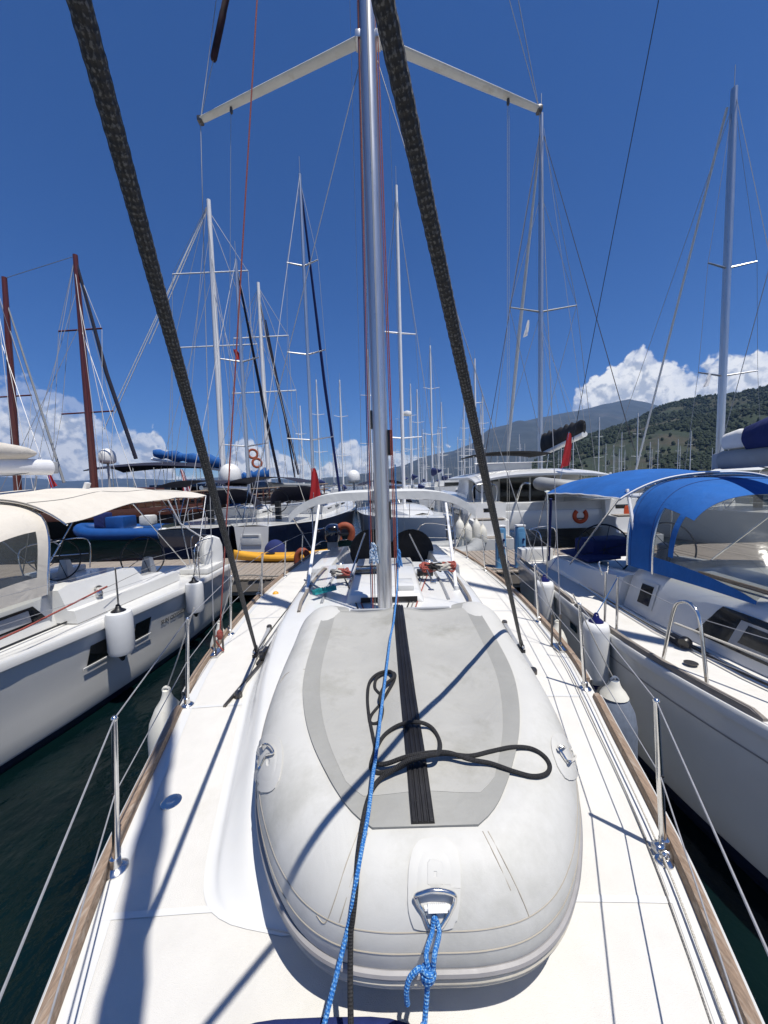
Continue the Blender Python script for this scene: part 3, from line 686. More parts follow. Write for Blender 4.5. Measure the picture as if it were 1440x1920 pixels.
# stanchions, lifelines, pulpit
SY = {-1: [1.335, 2.46, 3.75, 5.1, 6.4, 7.6], 1: [1.345, 2.52, 3.85, 5.1, 6.4, 7.6]}
tops = {-1: [], 1: []}
for s in (-1, 1):
    for k, y in enumerate(SY[s]):
        x = s*(HB(y)-.055)
        tp = stanchion(yacht, (x, y, ZD(x, y)+.004), .61, lean=(-s*.045, 0))
        tops[s].append((V(x, y, ZD(x, y)), tp))
    hi = [V(s*.20, -.40, 2.12), V(s*.70, .35, 2.10)] + [q[1] for q in tops[s]] + [V(s*1.5, 8.7, 1.85)]
    lo = [V(s*.22, -.38, 1.80), V(s*.72, .36, 1.80)] + [q[0]*.48+q[1]*.52 for q in tops[s]] + [V(s*1.5, 8.7, 1.55)]
    line('lifeline', 'wire', yacht, [hi[0]] + hi[2:], .0029)
    line('lifeline', 'wire', yacht, [lo[0]] + lo[2:], .0026)
    MB().tube([V(s*.22, -.45, 1.53), V(s*.20, -.42, 2.12)], .0125, 10).build('pulpit_leg', 'steel', yacht)
MB().tube(spline([V(-.20, -.42, 2.12), V(-.15, -.8, 2.14), V(0, -.92, 2.15), V(.15, -.8, 2.14), V(.20, -.42, 2.12)], 6), .0125, 10).build('pulpit_rail', 'steel', yacht)
# furling line led through fairleads on the starboard stanchion feet
pts = [V(HB(y)-.075, y, ZD(1, y)+.02) for y in (-.4, .3, .9, 1.33, 1.9, 2.5, 3.2, 4.5, 6, 7)]
line('furling_line', 'rope_white', yacht, pts, .004, 6, 4)
line('deck_line', 'rope_grey', yacht, [V(HB(y)-.112-.004*math.sin(y*3), y, ZD(1, y)+.006) for y in (-.3, .6, 1.4, 2.2, 3, 4, 5.2, 6.4)], .003, 6, 4)
fl = V(HB(1.345)-.085, 1.30, ZD(1, 1.33))
MB().torus(fl+V(0, 0, .022), (0, 1, 0), .015, .005, 14, 6).lathe([(.03, 0), (.03, .006), (.012, .012)], fl, n=14).build('fairlead', 'steel', yacht)
MB().ell(fl+V(.0, .03, .038), (.02, .016, .007), 12, 6).build('fairlead_cap', 'steel', yacht)
# deck fittings: filler cap, genoa tracks with cars
c = onz(321, 1503, ZD(-.95, 1.67)); c.z = ZD(c.x, c.y)
MB().lathe([(.045, 0), (.045, .004), (.038, .007), (.012, .006), (.006, .003)], c, n=24).build('deck_filler', 'steel', yacht)
for (p0, p1, car) in (((447, 1308), (505, 1178), (484, 1226)), ((1000, 1262), (946, 1170), (973, 1217))):
    a = onz(*p0, 1.47); b = onz(*p1, 1.45); a.z = ZD(a.x, a.y)+.012; b.z = ZD(b.x, b.y)+.012
    if p0[0] > 720:
        for q in (a, b): q.z = ZD(q.x, q.y)+.012
    d = (b-a).normalized(); sd = d.cross(V(0, 0, 1))*.016
    tr = MB().prism([a-sd, a+sd, a+sd+V(0, 0, .012), a-sd+V(0, 0, .012)], b-a).build('genoa_track', 'greyplastic', yacht)
    for e in (a, b): MB().lathe([(.028, -.01), (.028, .02), (.02, .032), (.008, .034)], e, n=14).build('track_stop', 'bronze', tr)
    cc = onz(*car, 1.49); q = a + d*((cc-a).dot(d))
    MB().box(q+V(0, 0, .025), (.045, .12, .03), rz=math.atan2(-d.x, d.y)).lathe([(.032, -.012), (.036, 0), (.032, .012)], q+V(0, 0, .065), d.cross(V(0, 0, 1)), 16).build('sheet_car', 'blackplastic', yacht, bevel=.004)
    MB().torus(q+V(0, -.05, .06), (1, 0, 0), .02, .006, 14, 6).build('car_shackle', 'steel', yacht)
    if p0[0] < 720:
        LCAR = q+V(0, 0, .07)
    else: RCAR = q+V(0, 0, .07)
# lines running aft from the left car
for dx, m, r in ((0, 'rope_dark', .007), (.05, 'rope_grey', .006), (.085, 'rope_black', .008)):
    line('deck_line', m, yacht, [LCAR+V(dx, .02-3*dx, -.03), LCAR+V(dx+.01, .5, .0), V(-1.16+dx, 4.6, 1.50), V(-1.12+dx, 6.2, 1.62)], r, 6, 4)
MB().lathe([(.03, -.02), (.045, -.012), (.045, .012), (.03, .02)], LCAR+V(.09, -.12, -.015), (1, .3, .2), 18).box(LCAR+V(.09, -.03, -.02), (.03, .12, .05)).build('turning_block', 'blackplastic', yacht)
MB().tube([LCAR+V(.04, -.75, -.06), LCAR+V(.085, -.3, -.05), LCAR+V(.15, .35, -.045)], .012, 8).build('whisker_track', 'bronze', yacht)
# halyards led aft over the coachroof
for x0, x1, m in ((.20, .46, 'rope_black'), (.24, .50, 'rope_grey'), (.28, .55, 'rope_red'), (-.2, -.46, 'rope_red'), (-.25, -.52, 'rope_black')):
    pts = [V(x0, 3.42, ZC(x0, 3.42)+.01)]
    for k in range(1, 6):
        x = x0+(x1-x0)*k/5; y = 3.42+1.3*k/5; pts.append(V(x, y, ZC(x, y)+.009))
    line('coachroof_line', m, yacht, pts, .0065)
# vang strut and its shackles each side of the mast
for (p0, p1) in (((768, 1002), (812, 1092)), ((684, 1000), (655, 1085))):
    a = ony(*p0, 5.6); b = onz(*p1, 1.84)
    MB().tube([a, b], .012, 8).build('boom_strut', 'steel', yacht)
    MB().box(b, (.06, .06, .03)).build('strut_foot', 'steel', yacht, bevel=.005)
# windlass cover just ahead of the camera
wc = onz(605, 1918, 1.56)
rows = []
for t, k in ((0, 1.0), (.55, 1.0), (.85, .94), (1, .8)):
    rows.append([V(wc.x+.0+.30*k*math.copysign(abs(math.cos(q))**.5, math.cos(q)), wc.y-.14+.16*k*math.copysign(abs(math.sin(q))**.5, math.sin(q)), 1.505+.065*t) for q in [2*math.pi*j/32 for j in range(32)]])
MB().loft(rows, True, True, True).build('windlass_cover', 'darkblue', yacht, ang=50)

# bundles of line hanging at the mast and lying on the roof
def bundle(name, label, c, size, mats, n=26, r=.008, seed=1, hang=False, cat='rope'):
    rd = random.Random(seed); t = thing(name, label, cat, c)
    for k, m in enumerate(mats):
        mb = MB()
        pts = []
        for i in range(n):
            q = i*2.1+k*1.7
            if hang:
                z = -size[2]*(.5-.5*math.cos(i*2.6)); w = .25+.75*min(1, -z/size[2]+.05)
                pts.append(V(c[0]+size[0]*w*math.sin(q)*rd.uniform(.5, 1), c[1]+size[1]*w*math.cos(q*1.3), c[2]+z))
            else:
                pts.append(V(c[0]+size[0]*math.cos(q)*rd.uniform(.35, 1)+(k-len(mats)/2+.5)*size[0]*.7, c[1]+size[1]*math.sin(q)*rd.uniform(.35, 1), c[2]+r+size[2]*rd.random()))
        mb.tube(spline(pts, 6), r, 6); mb.build('coil', m, t)
    return t
bundle('rope_coil', 'blue and white checked rope hank hanging on the left of the mast', ony(700, 1018, 3.28), (.055, .03, .19), ['rope_check'], 34, .010, 3, True)
bundle('rope_coil', 'blue rope hank tied to the right side of the mast', ony(748, 1030, 3.25), (.03, .03, .16), ['rope_blue'], 18, .007, 5, True)
p = onz(822, 1072, 1.86); bundle('rope_pile', 'red and grey rope tails heaped on the right of the cabin roof', p, (.13, .10, .10), ['rope_red', 'rope_black', 'rope_white', 'rope_red'], 24, .010, 8)
p = onz(638, 1080, 1.86); bundle('rope_pile', 'grey and red rope tails heaped on the left of the cabin roof', p, (.09, .09, .08), ['rope_grey', 'rope_white', 'rope_red'], 20, .009, 9)
# brush with turquoise bristles
a = onz(588, 1116, 1.80); b = onz(629, 1106, 1.80)
br = thing('deck_brush', 'turquoise bristled deck brush lying on the left of the cabin roof', 'brush', (a+b)/2)
d = (b-a); ax = math.atan2(d.y, d.x); mid = (a+b)/2
MB().box(mid+V(0, 0, .012), (d.length, .055, .02), rz=ax).build('head', 'turq', br, bevel=.005)
mb = MB()
for i in range(22):
    for j in range(6):
        u = (i/21-.5)*d.length*.95; w = (j/5-.5)*.05
        q = mid + V(math.cos(ax)*u-math.sin(ax)*w, math.sin(ax)*u+math.cos(ax)*w, .02)
        mb.tube([q, q+V(random.uniform(-.01, .01), random.uniform(-.012, .004), .035)], [.005, .003], 4)
mb.build('bristles', 'turq', br)
MB().tube([mid+V(0, 0, .012), mid+V(-.33, .55, -.0)], .012, 8).build('handle', 'greyplastic', br)

# ================================================================== dinghy, upside down on the foredeck
DX = .110; DR = .20
OUT = [(.0, .868), (.135, .870), (.255, .892), (.36, .948), (.45, 1.04), (.52, 1.145), (.585, 1.27), (.64, 1.415), (.68, 1.58), (.705, 1.78), (.72, 2.05), (.722, 2.38), (.714, 2.72)]
op = [V(a, b, 0) for a, b in OUT]
half = spline(op, 6)
outline = [V(-p.x, p.y, 0) for p in half[::-1]] + half[1:]
NO = len(outline)
def onrm(i):
    t = outline[min(i+1, NO-1)]-outline[max(i-1, 0)]; t.normalize(); return V(-t.y, t.x, 0)
inward = [onrm(i) for i in range(NO)]
def dmid(y): return 1.715 + .085*(y-.90)
OA = np.array([(p.x+DX, p.y) for p in outline])
def dist_out(x, y):
    a = OA[:-1]; b = OA[1:]; ab = b-a; t = np.clip(((x-a[:, 0])*ab[:, 0]+(y-a[:, 1])*ab[:, 1])/(ab**2).sum(1), 0, 1)
    q = a+ab*t[:, None]; dd = np.sqrt((x-q[:, 0])**2+(y-q[:, 1])**2); k = int(dd.argmin()); d = float(dd[k])
    return d, float(q[k, 1]+(y-q[k, 1])/max(d, 1e-6)*DR)
def half_w(y): return interp(y, [(b, a) for a, b in OUT])
PIN = .185
PY0, PY1 = 1.03, 2.58
def panel_w(y): return smooth(y, [(1.02, .185), (1.1, .24), (1.2, .307), (1.37, .40), (1.55, .467), (1.76, .515), (2.0, .533), (2.66, .535)])
def panel_z(x, y):
    dx = abs(x-DX); w = panel_w(y); u = min(1, dx/w)
    fore = min(1, max(0, (y-PY0)/.25)); f2 = min(1, max(0, (y-1.2)/.3)); e = min(1, max(0, (w-dx)/.3)); e = e*e*(3-2*e)
    z = dmid(y) + DR + .0015
    z += .032*fore*math.exp(-(dx/.11)**2) - .022*f2*e
    z += .006*f2*e*(math.sin(7*x+5*y)*math.cos(9*y-3*x)+.5*math.sin(19*x-8*y)*math.sin(14*y+6*x)+.25*math.sin(41*x+12*y))
    return z
def dH(x, y):
    if y < .875 or y > 2.74 or abs(x-DX) > half_w(y): return None
    if PY0 <= y <= PY1 and abs(x-DX) <= panel_w(y): return panel_z(x, y)
    d, yc = dist_out(x, y)
    if d >= DR: return dmid(y)+DR
    return dmid(yc) + math.sqrt(max(0, DR**2-(DR-d)**2))
def onH(px, py, lift=0):
    d = ray(px, py); t = .6
    while t < 4.5:
        p = CAM+d*t; h = dH(p.x, p.y)
        if h is None and p.z < ZD(min(1, p.x), p.y)+lift: return V(p.x, p.y, ZD(p.x, p.y)+lift)
        if h is not None and p.z <= h+lift:
            return V(p.x, p.y, h+lift)
        t += .004
    return CAM+d*2
din = thing('inflatable_dinghy', 'upturned pale grey inflatable dinghy lying on the foredeck, bow towards the camera', 'dinghy', (DX, 1.8, 1.52))
rings = []
for i in range(NO):
    p = outline[i]; n = inward[i]; e = min(i, NO-1-i); ye = p.y
    k = 1.0
    if ye > 2.52: k = math.sqrt(max(.03, 1-((ye-2.52)/.215)**2))*.75+.25
    r_ = DR*k; cpt = V(p.x+DX, p.y, 0) + n*DR; cpt.z = dmid(cpt.y)+(DR-r_)*.35+.03*min(1, max(0, (ye-2.35)/.25))
    rings.append([cpt - n*(r_*math.cos(q)) + V(0, 0, r_*math.sin(q)) for q in [2*math.pi*j/40 for j in range(40)]])
MB().loft(rings, True, True, True).build('tube', 'pvc', din, ang=60)
rows = []
for i in range(61):
    y = PY0 + (PY1-PY0)*i/60; w = panel_w(y)
    if i < 4: w -= (.035, .016, .006, .001)[i]
    rows.append([V(DX+w*(2*j/48-1), y, panel_z(DX+w*(2*j/48-1), y)) for j in range(49)])
MB().sheet(lambda u, v: rows[round(u*60)][round(v*48)], 60, 48, .006).build('floor_panel', 'pvc2', din, ang=60)
rows2 = []
for i in range(51):
    y = PY0+.10 + (PY1-PY0-.13)*i/50; w = panel_w(y)*.84 - (.03 if i == 0 else .012 if i == 1 else 0)
    rows2.append([V(DX+w*(2*j/40-1), y, panel_z(DX+w*(2*j/40-1), y)+.0035) for j in range(41)])
MB().sheet(lambda u, v: rows2[round(u*50)][round(v*40)], 50, 40, .004).build('floor_centre', mat('dinghy_floor_centre', (.385, .38, .352), .6, var=.06, vscale=3, bump=.2, bscale=120, stain=(.25, .245, .21), sscale=2.6, sth=.52, wrinkle=.22, wscale=6), din, ang=60)
# lighter welded border inside the panel's edge and the stern skirt
for s in (-1, 1):
    MB().tube([V(DX+s*(panel_w(y)*.84), y, panel_z(DX+s*panel_w(y)*.84, y)+.0005) for y in [PY0+.13+(PY1-PY0-.15)*k/40 for k in range(41)]], .003, 5).build('panel_weld', 'patch', din)
MB().tube([V(DX-.15+.30*k/12, PY0+.10, panel_z(DX-.15+.3*k/12, PY0+.10)+.0005) for k in range(13)], .003, 5).build('panel_weld', 'patch', din)
for s in (-1, 1):     # crescent patches over the tube ends
    mb = MB(); cxx, cyy = DX+s*.505, 2.575
    def cres(u, v):
        q = math.pi*2*v; x = cxx + .145*u*math.cos(q); y = cyy + .085*u*math.sin(q); h = dH(x, min(y, 2.6))
        h2 = dmid(y)+DR*.985 if h is None else h
        return V(x, y, max(h2, dmid(y)+math.sqrt(max(0, DR**2-(x-DX-s*.505)**2)))+.004)
    mb.sheet(cres, 6, 28, .01).build('end_patch', 'pvc2', din, ang=60)
# transom board between the tube ends
MB().box((DX, 2.645, dmid(2.6)+.03), (.72, .03, .30)).build('transom', 'greyplastic', din, bevel=.006)
# ribbed black keel strip
rib = [(-.035, 0), (-.035, .005)]
for k in range(4):
    x = -.0255+.017*k; rib += [(x-.0065, .005), (x-.0045, .009), (x+.0045, .009), (x+.0065, .005)]
rib += [(.035, .005), (.035, 0)]
rows = []
for i in range(71):
    y = PY0+.004 + (PY1-PY0+.02)*i/70; x0 = DX-.006-.008*math.sin((y-1)*1.2)
    rows.append([V(x0+a, y, panel_z(x0+a, min(y, PY1))+.0065+b) for a, b in rib])
MB().loft(rows, True, True, True).build('keel_strip', 'rubber', din, ang=30)
# rubbing strake: grey web with two beige beads
for phi0, rad, m, off in ((-.36, .012, "rub", .006), (-.45, .011, 'rub', .008), (-.25, .011, 'rubgrey', .004)):
    pts = []
    for i in range(0, NO):
        p = outline[i]; n = inward[i]
        if p.y > 2.66: continue
        c = V(p.x+DX, p.y, 0) + n*DR; c.z = dmid(c.y)
        pts.append(c - n*((DR+off)*math.cos(phi0)) + V(0, 0, (DR+off)*math.sin(phi0)))
    MB().tube(pts, rad, 8).build('rubbing_strake', m, din)
# glued seams
def seam(phi, k0=0, k1=None, r=.0016):
    pts = []
    for i in range(k0, k1 or NO):
        p = outline[i]; n = inward[i]
        if p.y > 2.55: continue
        c = V(p.x+DX, p.y, 0) + n*DR; c.z = dmid(c.y); pts.append(c - n*(DR*math.cos(phi)) + V(0, 0, DR*math.sin(phi)))
    MB().tube(pts, r, 5).build('seam', 'seam', din)
seam(.05); seam(.30)
for L in ([(672, 1562), (650, 1620), (628, 1690), (610, 1735), (596, 1770)], [(690, 1562), (668, 1625), (645, 1700), (636, 1730)],
          [(915, 1560), (945, 1615), (975, 1680), (992, 1725)], [(905, 1560), (930, 1610), (958, 1672)],
          [(525, 1280), (540, 1262), (575, 1255), (600, 1256)], [(1020, 1275), (1000, 1258), (985, 1255)]):
    MB().tube(spline([onH(*q, .0005) for q in L], 6), .0014, 5).build('seam', 'seam', din)
# patches
def patch(cx, cy, w, h, rot, lift, m, name, parent, nr=5, na=36, power=3.2):
    def fn(u, v):
        q = 2*math.pi*v
        a = w*u*math.copysign(abs(math.cos(q))**(2/power), math.cos(q)); b = h*u*math.copysign(abs(math.sin(q))**(2/power), math.sin(q))
        x = cx + a*math.cos(rot)-b*math.sin(rot); y = cy + a*math.sin(rot)+b*math.cos(rot)
        return onH(x, y, lift if u < .97 else lift*.1)
    return MB().sheet(fn, nr, na, .004).build(name, m, parent, ang=25)
patch(814, 1665, 49, 92, .02, .0022, 'patch', 'ring_patch', din, power=3)
patch(814, 1662, 35, 70, .02, .0042, 'patch', 'ring_patch', din, power=3)
patch(816, 1640, 16, 28, 0, .006, 'patch', 'ring_patch', din, power=8)
patch(503, 1432, 26, 55, .1, .0018, 'patch', 'ring_patch', din, power=2.4)
patch(504, 1430, 17, 40, .1, .0035, 'patch', 'ring_patch', din, power=2.4)
patch(1058, 1420, 19, 46, -.35, .0018, 'patch', 'ring_patch', din, power=2.4)
# bow ring: bent rod with a flat top bar, held by ribbed webbing
a = [onH(779, 1688, .030), onH(784, 1678, .045), onH(815, 1672, .055), onH(848, 1676, .045), onH(853, 1688, .030), onH(846, 1706, .022), onH(838, 1728, .020), onH(826, 1744, .018), onH(816, 1746, .018), onH(803, 1738, .018), onH(793, 1716, .020), onH(785, 1702, .024), onH(779, 1688, .030)]
MB().tube(spline(a, 6), .0058, 10).build('bow_ring', 'steel', din)
wa, wb = onH(804, 1709, .016), onH(836, 1708, .016)
mb = MB()
for k in range(9):
    p = wa + (wb-wa)*(k/8); mb.tube([p+V(0, .010, .002), p+V(0, 0, .009), p+V(0, -.012, .0)], .0034, 8)
mb.tube([wa-(wb-wa)*.25, wb+(wb-wa)*.25], .006, 8).build('ring_webbing', 'plastic', din)
for L in ([(486, 1440), (482, 1418), (490, 1400), (502, 1396), (513, 1412), (498, 1418), (488, 1436)], [(1046, 1402), (1058, 1401), (1072, 1406), (1080, 1418), (1072, 1426), (1064, 1428), (1055, 1414), (1046, 1402)]):
    MB().tube(spline([onH(*q, .022) for q in L], 6), .0045, 8).build('side_ring', 'steel', din)

# ---- ropes lying over the dinghy
def rope_on(name, m, label, pix, r, lift=0, sm=7):
    pts = []
    for q in pix:
        if len(q) == 3: pts.append(onH(q[0], q[1], r+q[2]))
        else: pts.append(onH(q[0], q[1], r+lift))
    P = spline(pts, sm)
    return single(MB().tube(P, r, 10), name, m, label, 'rope', min(P, key=lambda q: q.z))
BK = [(712, 1302, 0), (703, 1290, 0), (706, 1272, .01), (722, 1263, .012), (738, 1262, .012), (740, 1272, .014), (728, 1296, .006), (714, 1320, 0), (698, 1340, 0), (693, 1352, 0), (700, 1358, 0), (712, 1352, .006), (717, 1330, .012), (712, 1308, .018), (722, 1285, .022), (738, 1270, .026), (730, 1259, .022), (708, 1264, .020), (693, 1280, .012), (689, 1310, 0), (692, 1345, 0), (699, 1380, 0), (703, 1405, 0), (696, 1432, .002), (698, 1444, .002), (712, 1450, .004), (745, 1442, .012), (780, 1425, .03), (830, 1414, .018), (880, 1418, .006), (920, 1410, .004), (960, 1402, .003), (995, 1404, 0), (1020, 1418, 0), (1031, 1438, 0), (1024, 1452, 0), (1000, 1456, 0), (965, 1448, .004), (920, 1432, .010), (880, 1424, .022), (840, 1412, .034), (800, 1412, .040), (760, 1420, .034), (725, 1432, .022), (705, 1432, .014), (703, 1412, .010), (720, 1380, .006), (748, 1360, .012), (780, 1354, .03), (808, 1364, .012), (824, 1390, .006), (822, 1412, .046), (800, 1418, .052), (765, 1428, .046), (735, 1445, .026), (708, 1466, .012), (690, 1500, .004), (680, 1545, .004), (672, 1600, .004), (668, 1660, .004), (663, 1720, .003), (660, 1780, .003), (661, 1815, .006)]
pts = [onH(a_, b_, .0075+c_) for a_, b_, c_ in BK]
pts += [pts[-1]+V(.0, -.05, -.07), V(pts[-1].x+.01, .70, 1.64), V(pts[-1].x+.015, .45, 1.60), V(pts[-1].x+.02, .1, 1.545)]
P = spline(pts, 7)
single(MB().tube(P, .0075, 10), 'black_rope', 'rope_black', 'black rope in loose loops lying across the middle of the dinghy', 'rope', P[-1])
top = ony(746, 1062, 3.27)
pix = [(740, 1150, .035), (732, 1195, .030), (724, 1260, .035), (714, 1340, .035), (706, 1410, .062), (700, 1450, .040), (690, 1530, .014), (675, 1610, .010), (662, 1690, .010), (651, 1750, .010)]
pts = [top+V(0, 0, .9), top] + [onH(a_, b_, c_+.006) for a_, b_, c_ in pix]
e = ony(612, 1905, pts[-1].y-.09)
pts += [e, e+(e-pts[-1])*2.2]
P = spline(pts, 7)
single(MB().tube(P, .0065, 10), 'blue_rope', 'rope_blue', 'light blue flecked rope stretched lengthwise over the dinghy from the mast', 'rope', P[-1])
# painter knotted to the bow ring
pr = thing('dinghy_painter', 'short blue flecked rope knotted to the ring on the dinghy bow', 'rope', onz(798, 1900, 1.55))
k0 = onH(818, 1742, .028); kn = ony(803, 1826, .80)
P = spline([kn+V(.004, 0, .004), ony(799, 1790, .815), k0+V(-.012, -.012, -.01), k0+V(-.004, .004, .012), k0+V(.006, -.012, -.008), ony(815, 1790, .81), kn+V(.012, .004, .0)], 8)
MB().tube(P, .0062, 10).build('bight', 'rope_blue', pr)
mb = MB()
for z_, w in ((.010, .014), (.0, .017), (-.010, .015)): mb.torus(kn+V(0, 0, z_), (.25*z_/.01, .3, 1), w*.8, .0066, 16, 8)
mb.build('knot', 'rope_blue', pr)
MB().tube(spline([kn+V(-.01, 0, .008), ony(785, 1817, .79), ony(768, 1835, .785), ony(762, 1860, .78), ony(764, 1882, .78)], 7), .0064, 10).build('tail', 'rope_blue', pr)
MB().tube(spline([kn, ony(800, 1870, .79), ony(796, 1921, .77), ony(792, 1990, .72), V(.02, .3, 1.56)], 7), .0064, 10).build('standing_part', 'rope_blue', pr)

# ---- genoa sheets: two heavy dark lines from the furled sail's clew down to the cars
CLEW = V(-.16, .0, 3.8)
def sheet_rope(name, label, end, sag, seed):
    rd = random.Random(seed); n = 900
    P = [CLEW + (end-CLEW)*(i/n) - V(0, 0, sag*4*(i/n)*(1-i/n)) for i in range(n+1)]
    T = (end-CLEW).normalized(); a = T.cross(V(0, 0, 1)).normalized(); b = T.cross(a)
    rings = []; nn = 18; L = (end-CLEW).length
    for i, p in enumerate(P):
        s_ = i/n*L; ring = []
        for j in range(nn):
            q = 2*math.pi*j/nn
            k = math.sin(5*q+s_*150)*math.sin(5*q-s_*150)
            r_ = .0122*(1+.055*k+rd.uniform(-.02, .02))
            ring.append(p+a*(r_*math.cos(q))+b*(r_*math.sin(q)))
        rings.append(ring)
    t = thing(name, label, 'rope', end)
    mb = MB().loft(rings, True, True, True)
    for fi in range(len(mb.f)-2):
        i, j = divmod(fi, nn); mb.uv[fi] = ((j/nn, i/n*L), ((j+1)/nn, i/n*L), ((j+1)/nn, (i+1)/n*L), (j/nn, (i+1)/n*L))
    mb.build('line', 'rope_dark', t, ang=80)
    fz = MB()
    for k in range(5200):
        i = int(n*rd.random()**1.6); p = P[i]; q = rd.uniform(0, 6.283); r0 = .0120
        d = a*math.cos(q)+b*math.sin(q); e_ = d*rd.uniform(.0012, .0032)+T*rd.uniform(-.003, .003); w = T.cross(d)*.00035
        o_ = p+d*r0; fz.add([o_-w, o_+w, o_+e_], [(0, 1, 2)])
    f = fz.build('fuzz', 'rope_dark', t); f['kind'] = 'stuff'
sheet_rope('genoa_sheet', 'thick fuzzy dark grey sheet rope crossing the upper left, ending on the left deck track', LCAR, .0, 1)
sheet_rope('genoa_sheet', 'thick fuzzy dark grey sheet rope crossing just right of the mast', RCAR, .0, 2)

# fenders of our own yacht
def own_fender(px, py, zc, r, h, label, s, pxtop=None, m='fender'):
    p = onz(px, py, zc)        # pixel of the fender's top eye
    k = min(SY[s], key=lambda y: abs(y-p.y)); tp = [q for q in tops[s] if abs(q[0].y-k) < .01][0][1]
    return fender('fender', label, zc-h, p.x, p.y, h, r, m, line_to=(p.x-s*.02, p.y+.0, 2.05) if m == 'x' else V(s*(HB(p.y)-.04), p.y, 2.02))
own_fender(312, 1294, 1.36, .155, .85, 'worn white fender hanging at the left rail beside the second stanchion', -1)
own_fender(411, 1168, 1.40, .125, .80, 'off-white fender hanging below the red halyard knot', -1)
own_fender(484, 1114, 1.36, .13, .75, 'stained white fender hanging at the left rail near the pontoon', -1)
own_fender(1044, 1166, 1.30, .125, .70, 'cream fender squeezed at the right rail beside the shroud', 1)
own_fender(963, 1108, 1.30, .13, .75, 'white fender on a blue line at the right rail near the pontoon', 1)
f = own_fender(1152, 1276, 1.29, .17, .85, 'fender in a faded dark blue cover between the two hulls on the right', 1, m='fenderblue')
p = onz(1152, 1276, 1.29); MB().lathe([(.105, -.125), (.085, -.09), (.06, -.06), (.045, -.03), (.035, 0)], p+V(0, 0, .0), n=20).build('collar', 'fender', f)
MB().ell(onz(517, 1116, 1.38), (.05, .05, .06), 12, 8).build('float_ball', 'yellow', yacht)

# ================================================================== neighbour on the left
XL = -5.6
lst = resample([(-3.2, .05, 1.36, .02, -.1), (-2, .62, 1.33, .45, -.4), (0, 1.18, 1.28, .88, -.5), (2, 1.47, 1.24, 1.2, -.5), (3.7, 1.66, 1.20, 1.48, -.5), (4.6, 1.81, 1.19, 1.63, -.5), (6.2, 2.0, 1.17, 1.80, -.45), (7.2, 2.05, 1.15, 1.83, -.35), (8.6, 2.02, 1.14, 1.8, -.2)], 44)
ly = thing('sailing_yacht', 'white sailing yacht on the left with beige canvas canopy and sprayhood', 'sailboat', (XL, 3, 0))
hull_loft(XL, lst, ly, 'hull'); deck_grid(XL, lst, ly, 'gel', .03)
hull_band(XL, lst, ly, 'boot', -.02, .11, 'boot_stripe', sides=(1,))
def LZ(y): return smooth(y, [(q[0], q[2]) for q in lst])
def LB(y): return smooth(y, [(q[0], q[1]) for q in lst])
rows = []
for i in range(40):
    y = -1 + 9.5*i/39; h = LB(y); z = LZ(y)
    rows.append([(XL+h+.022, y, z-.055), (XL+h+.024, y, z+.02), (XL+h+.008, y, z+.045), (XL+h-.05, y, z+.045), (XL+h-.06, y, z+.004)])
MB().loft(rows, False).build('gunwale', 'gel', ly, ang=40)
# coachroof and coamings
def lc(y, w, h): z = LZ(y)+.02; return [(XL-w-.08, y, z), (XL-w, y, z+h*.8), (XL-w+.1, y, z+h), (XL, y, z+h+.06), (XL+w-.1, y, z+h), (XL+w, y, z+h*.8), (XL+w+.08, y, z)]
MB().loft([lc(y, w, h) for y, w, h in ((.2, .5, .04), (1.2, .85, .24), (2.5, 1.08, .38), (3.6, 1.15, .44), (4.85, 1.16, .47))], False, False, True).build('coachroof', 'gel', ly, ang=35)
wz = LZ(4.2)
MB().prism([V(XL+1.215, 3.3, wz+.14), V(XL+1.205, 4.72, wz+.14), V(XL+1.172, 4.58, wz+.34), V(XL+1.172, 3.3, wz+.34)], (.012, 0, 0)).build('cabin_window', 'glassdark', ly)
MB().prism([V(XL+1.222, 4.05, wz+.17), V(XL+1.218, 4.5, wz+.17), V(XL+1.188, 4.5, wz+.31), V(XL+1.188, 4.05, wz+.31)], (.012, 0, 0)).build('opening_port', 'greyplastic', ly, bevel=.01)
for s in (-1, 1):
    def cm(y, zt, w0, w1): z = LZ(y); return [(XL+s*w0, y, z+.02), (XL+s*(w0-.03), y, z+.19), (XL+s*(w0-.12), y, z+.20), (XL+s*w1, y, zt), (XL+s*(w1-.22), y, zt), (XL+s*(w1-.28), y, z+.05)]
    MB().loft([cm(4.82, 1.66, 1.52, 1.30), cm(4.98, 1.70, 1.53, 1.31), cm(6.25, 1.64, 1.56, 1.34), cm(6.42, 1.45, 1.57, 1.36), cm(6.95, 1.40, 1.57, 1.36), cm(7.2, 1.23, 1.57, 1.36)], True, True, True).build('coaming', 'gel', ly, ang=30)
    MB().box((XL+s*1.62, 8.1, 1.22), (.6, .9, .12)).build('stern_seat', 'gel', ly, bevel=.03)
MB().lathe([(.05, 0), (.05, .06), (.035, .1), (.05, .14), (.02, .16)], V(XL+1.42, 5.35, 1.42), n=16).build('winch', 'steel', ly)
# jib track and the dark line on the side deck
MB().tube([V(XL+1.33+.05*(k/8), 3.2+1.9*k/8, LZ(3.2+1.9*k/8)+.05) for k in range(9)], .012, 6).build('side_track', 'blackplastic', ly)
MB().box((XL+1.40, 5.25, LZ(5.2)+.07), (.05, .2, .05)).build('track_car', 'blackplastic', ly, bevel=.01)
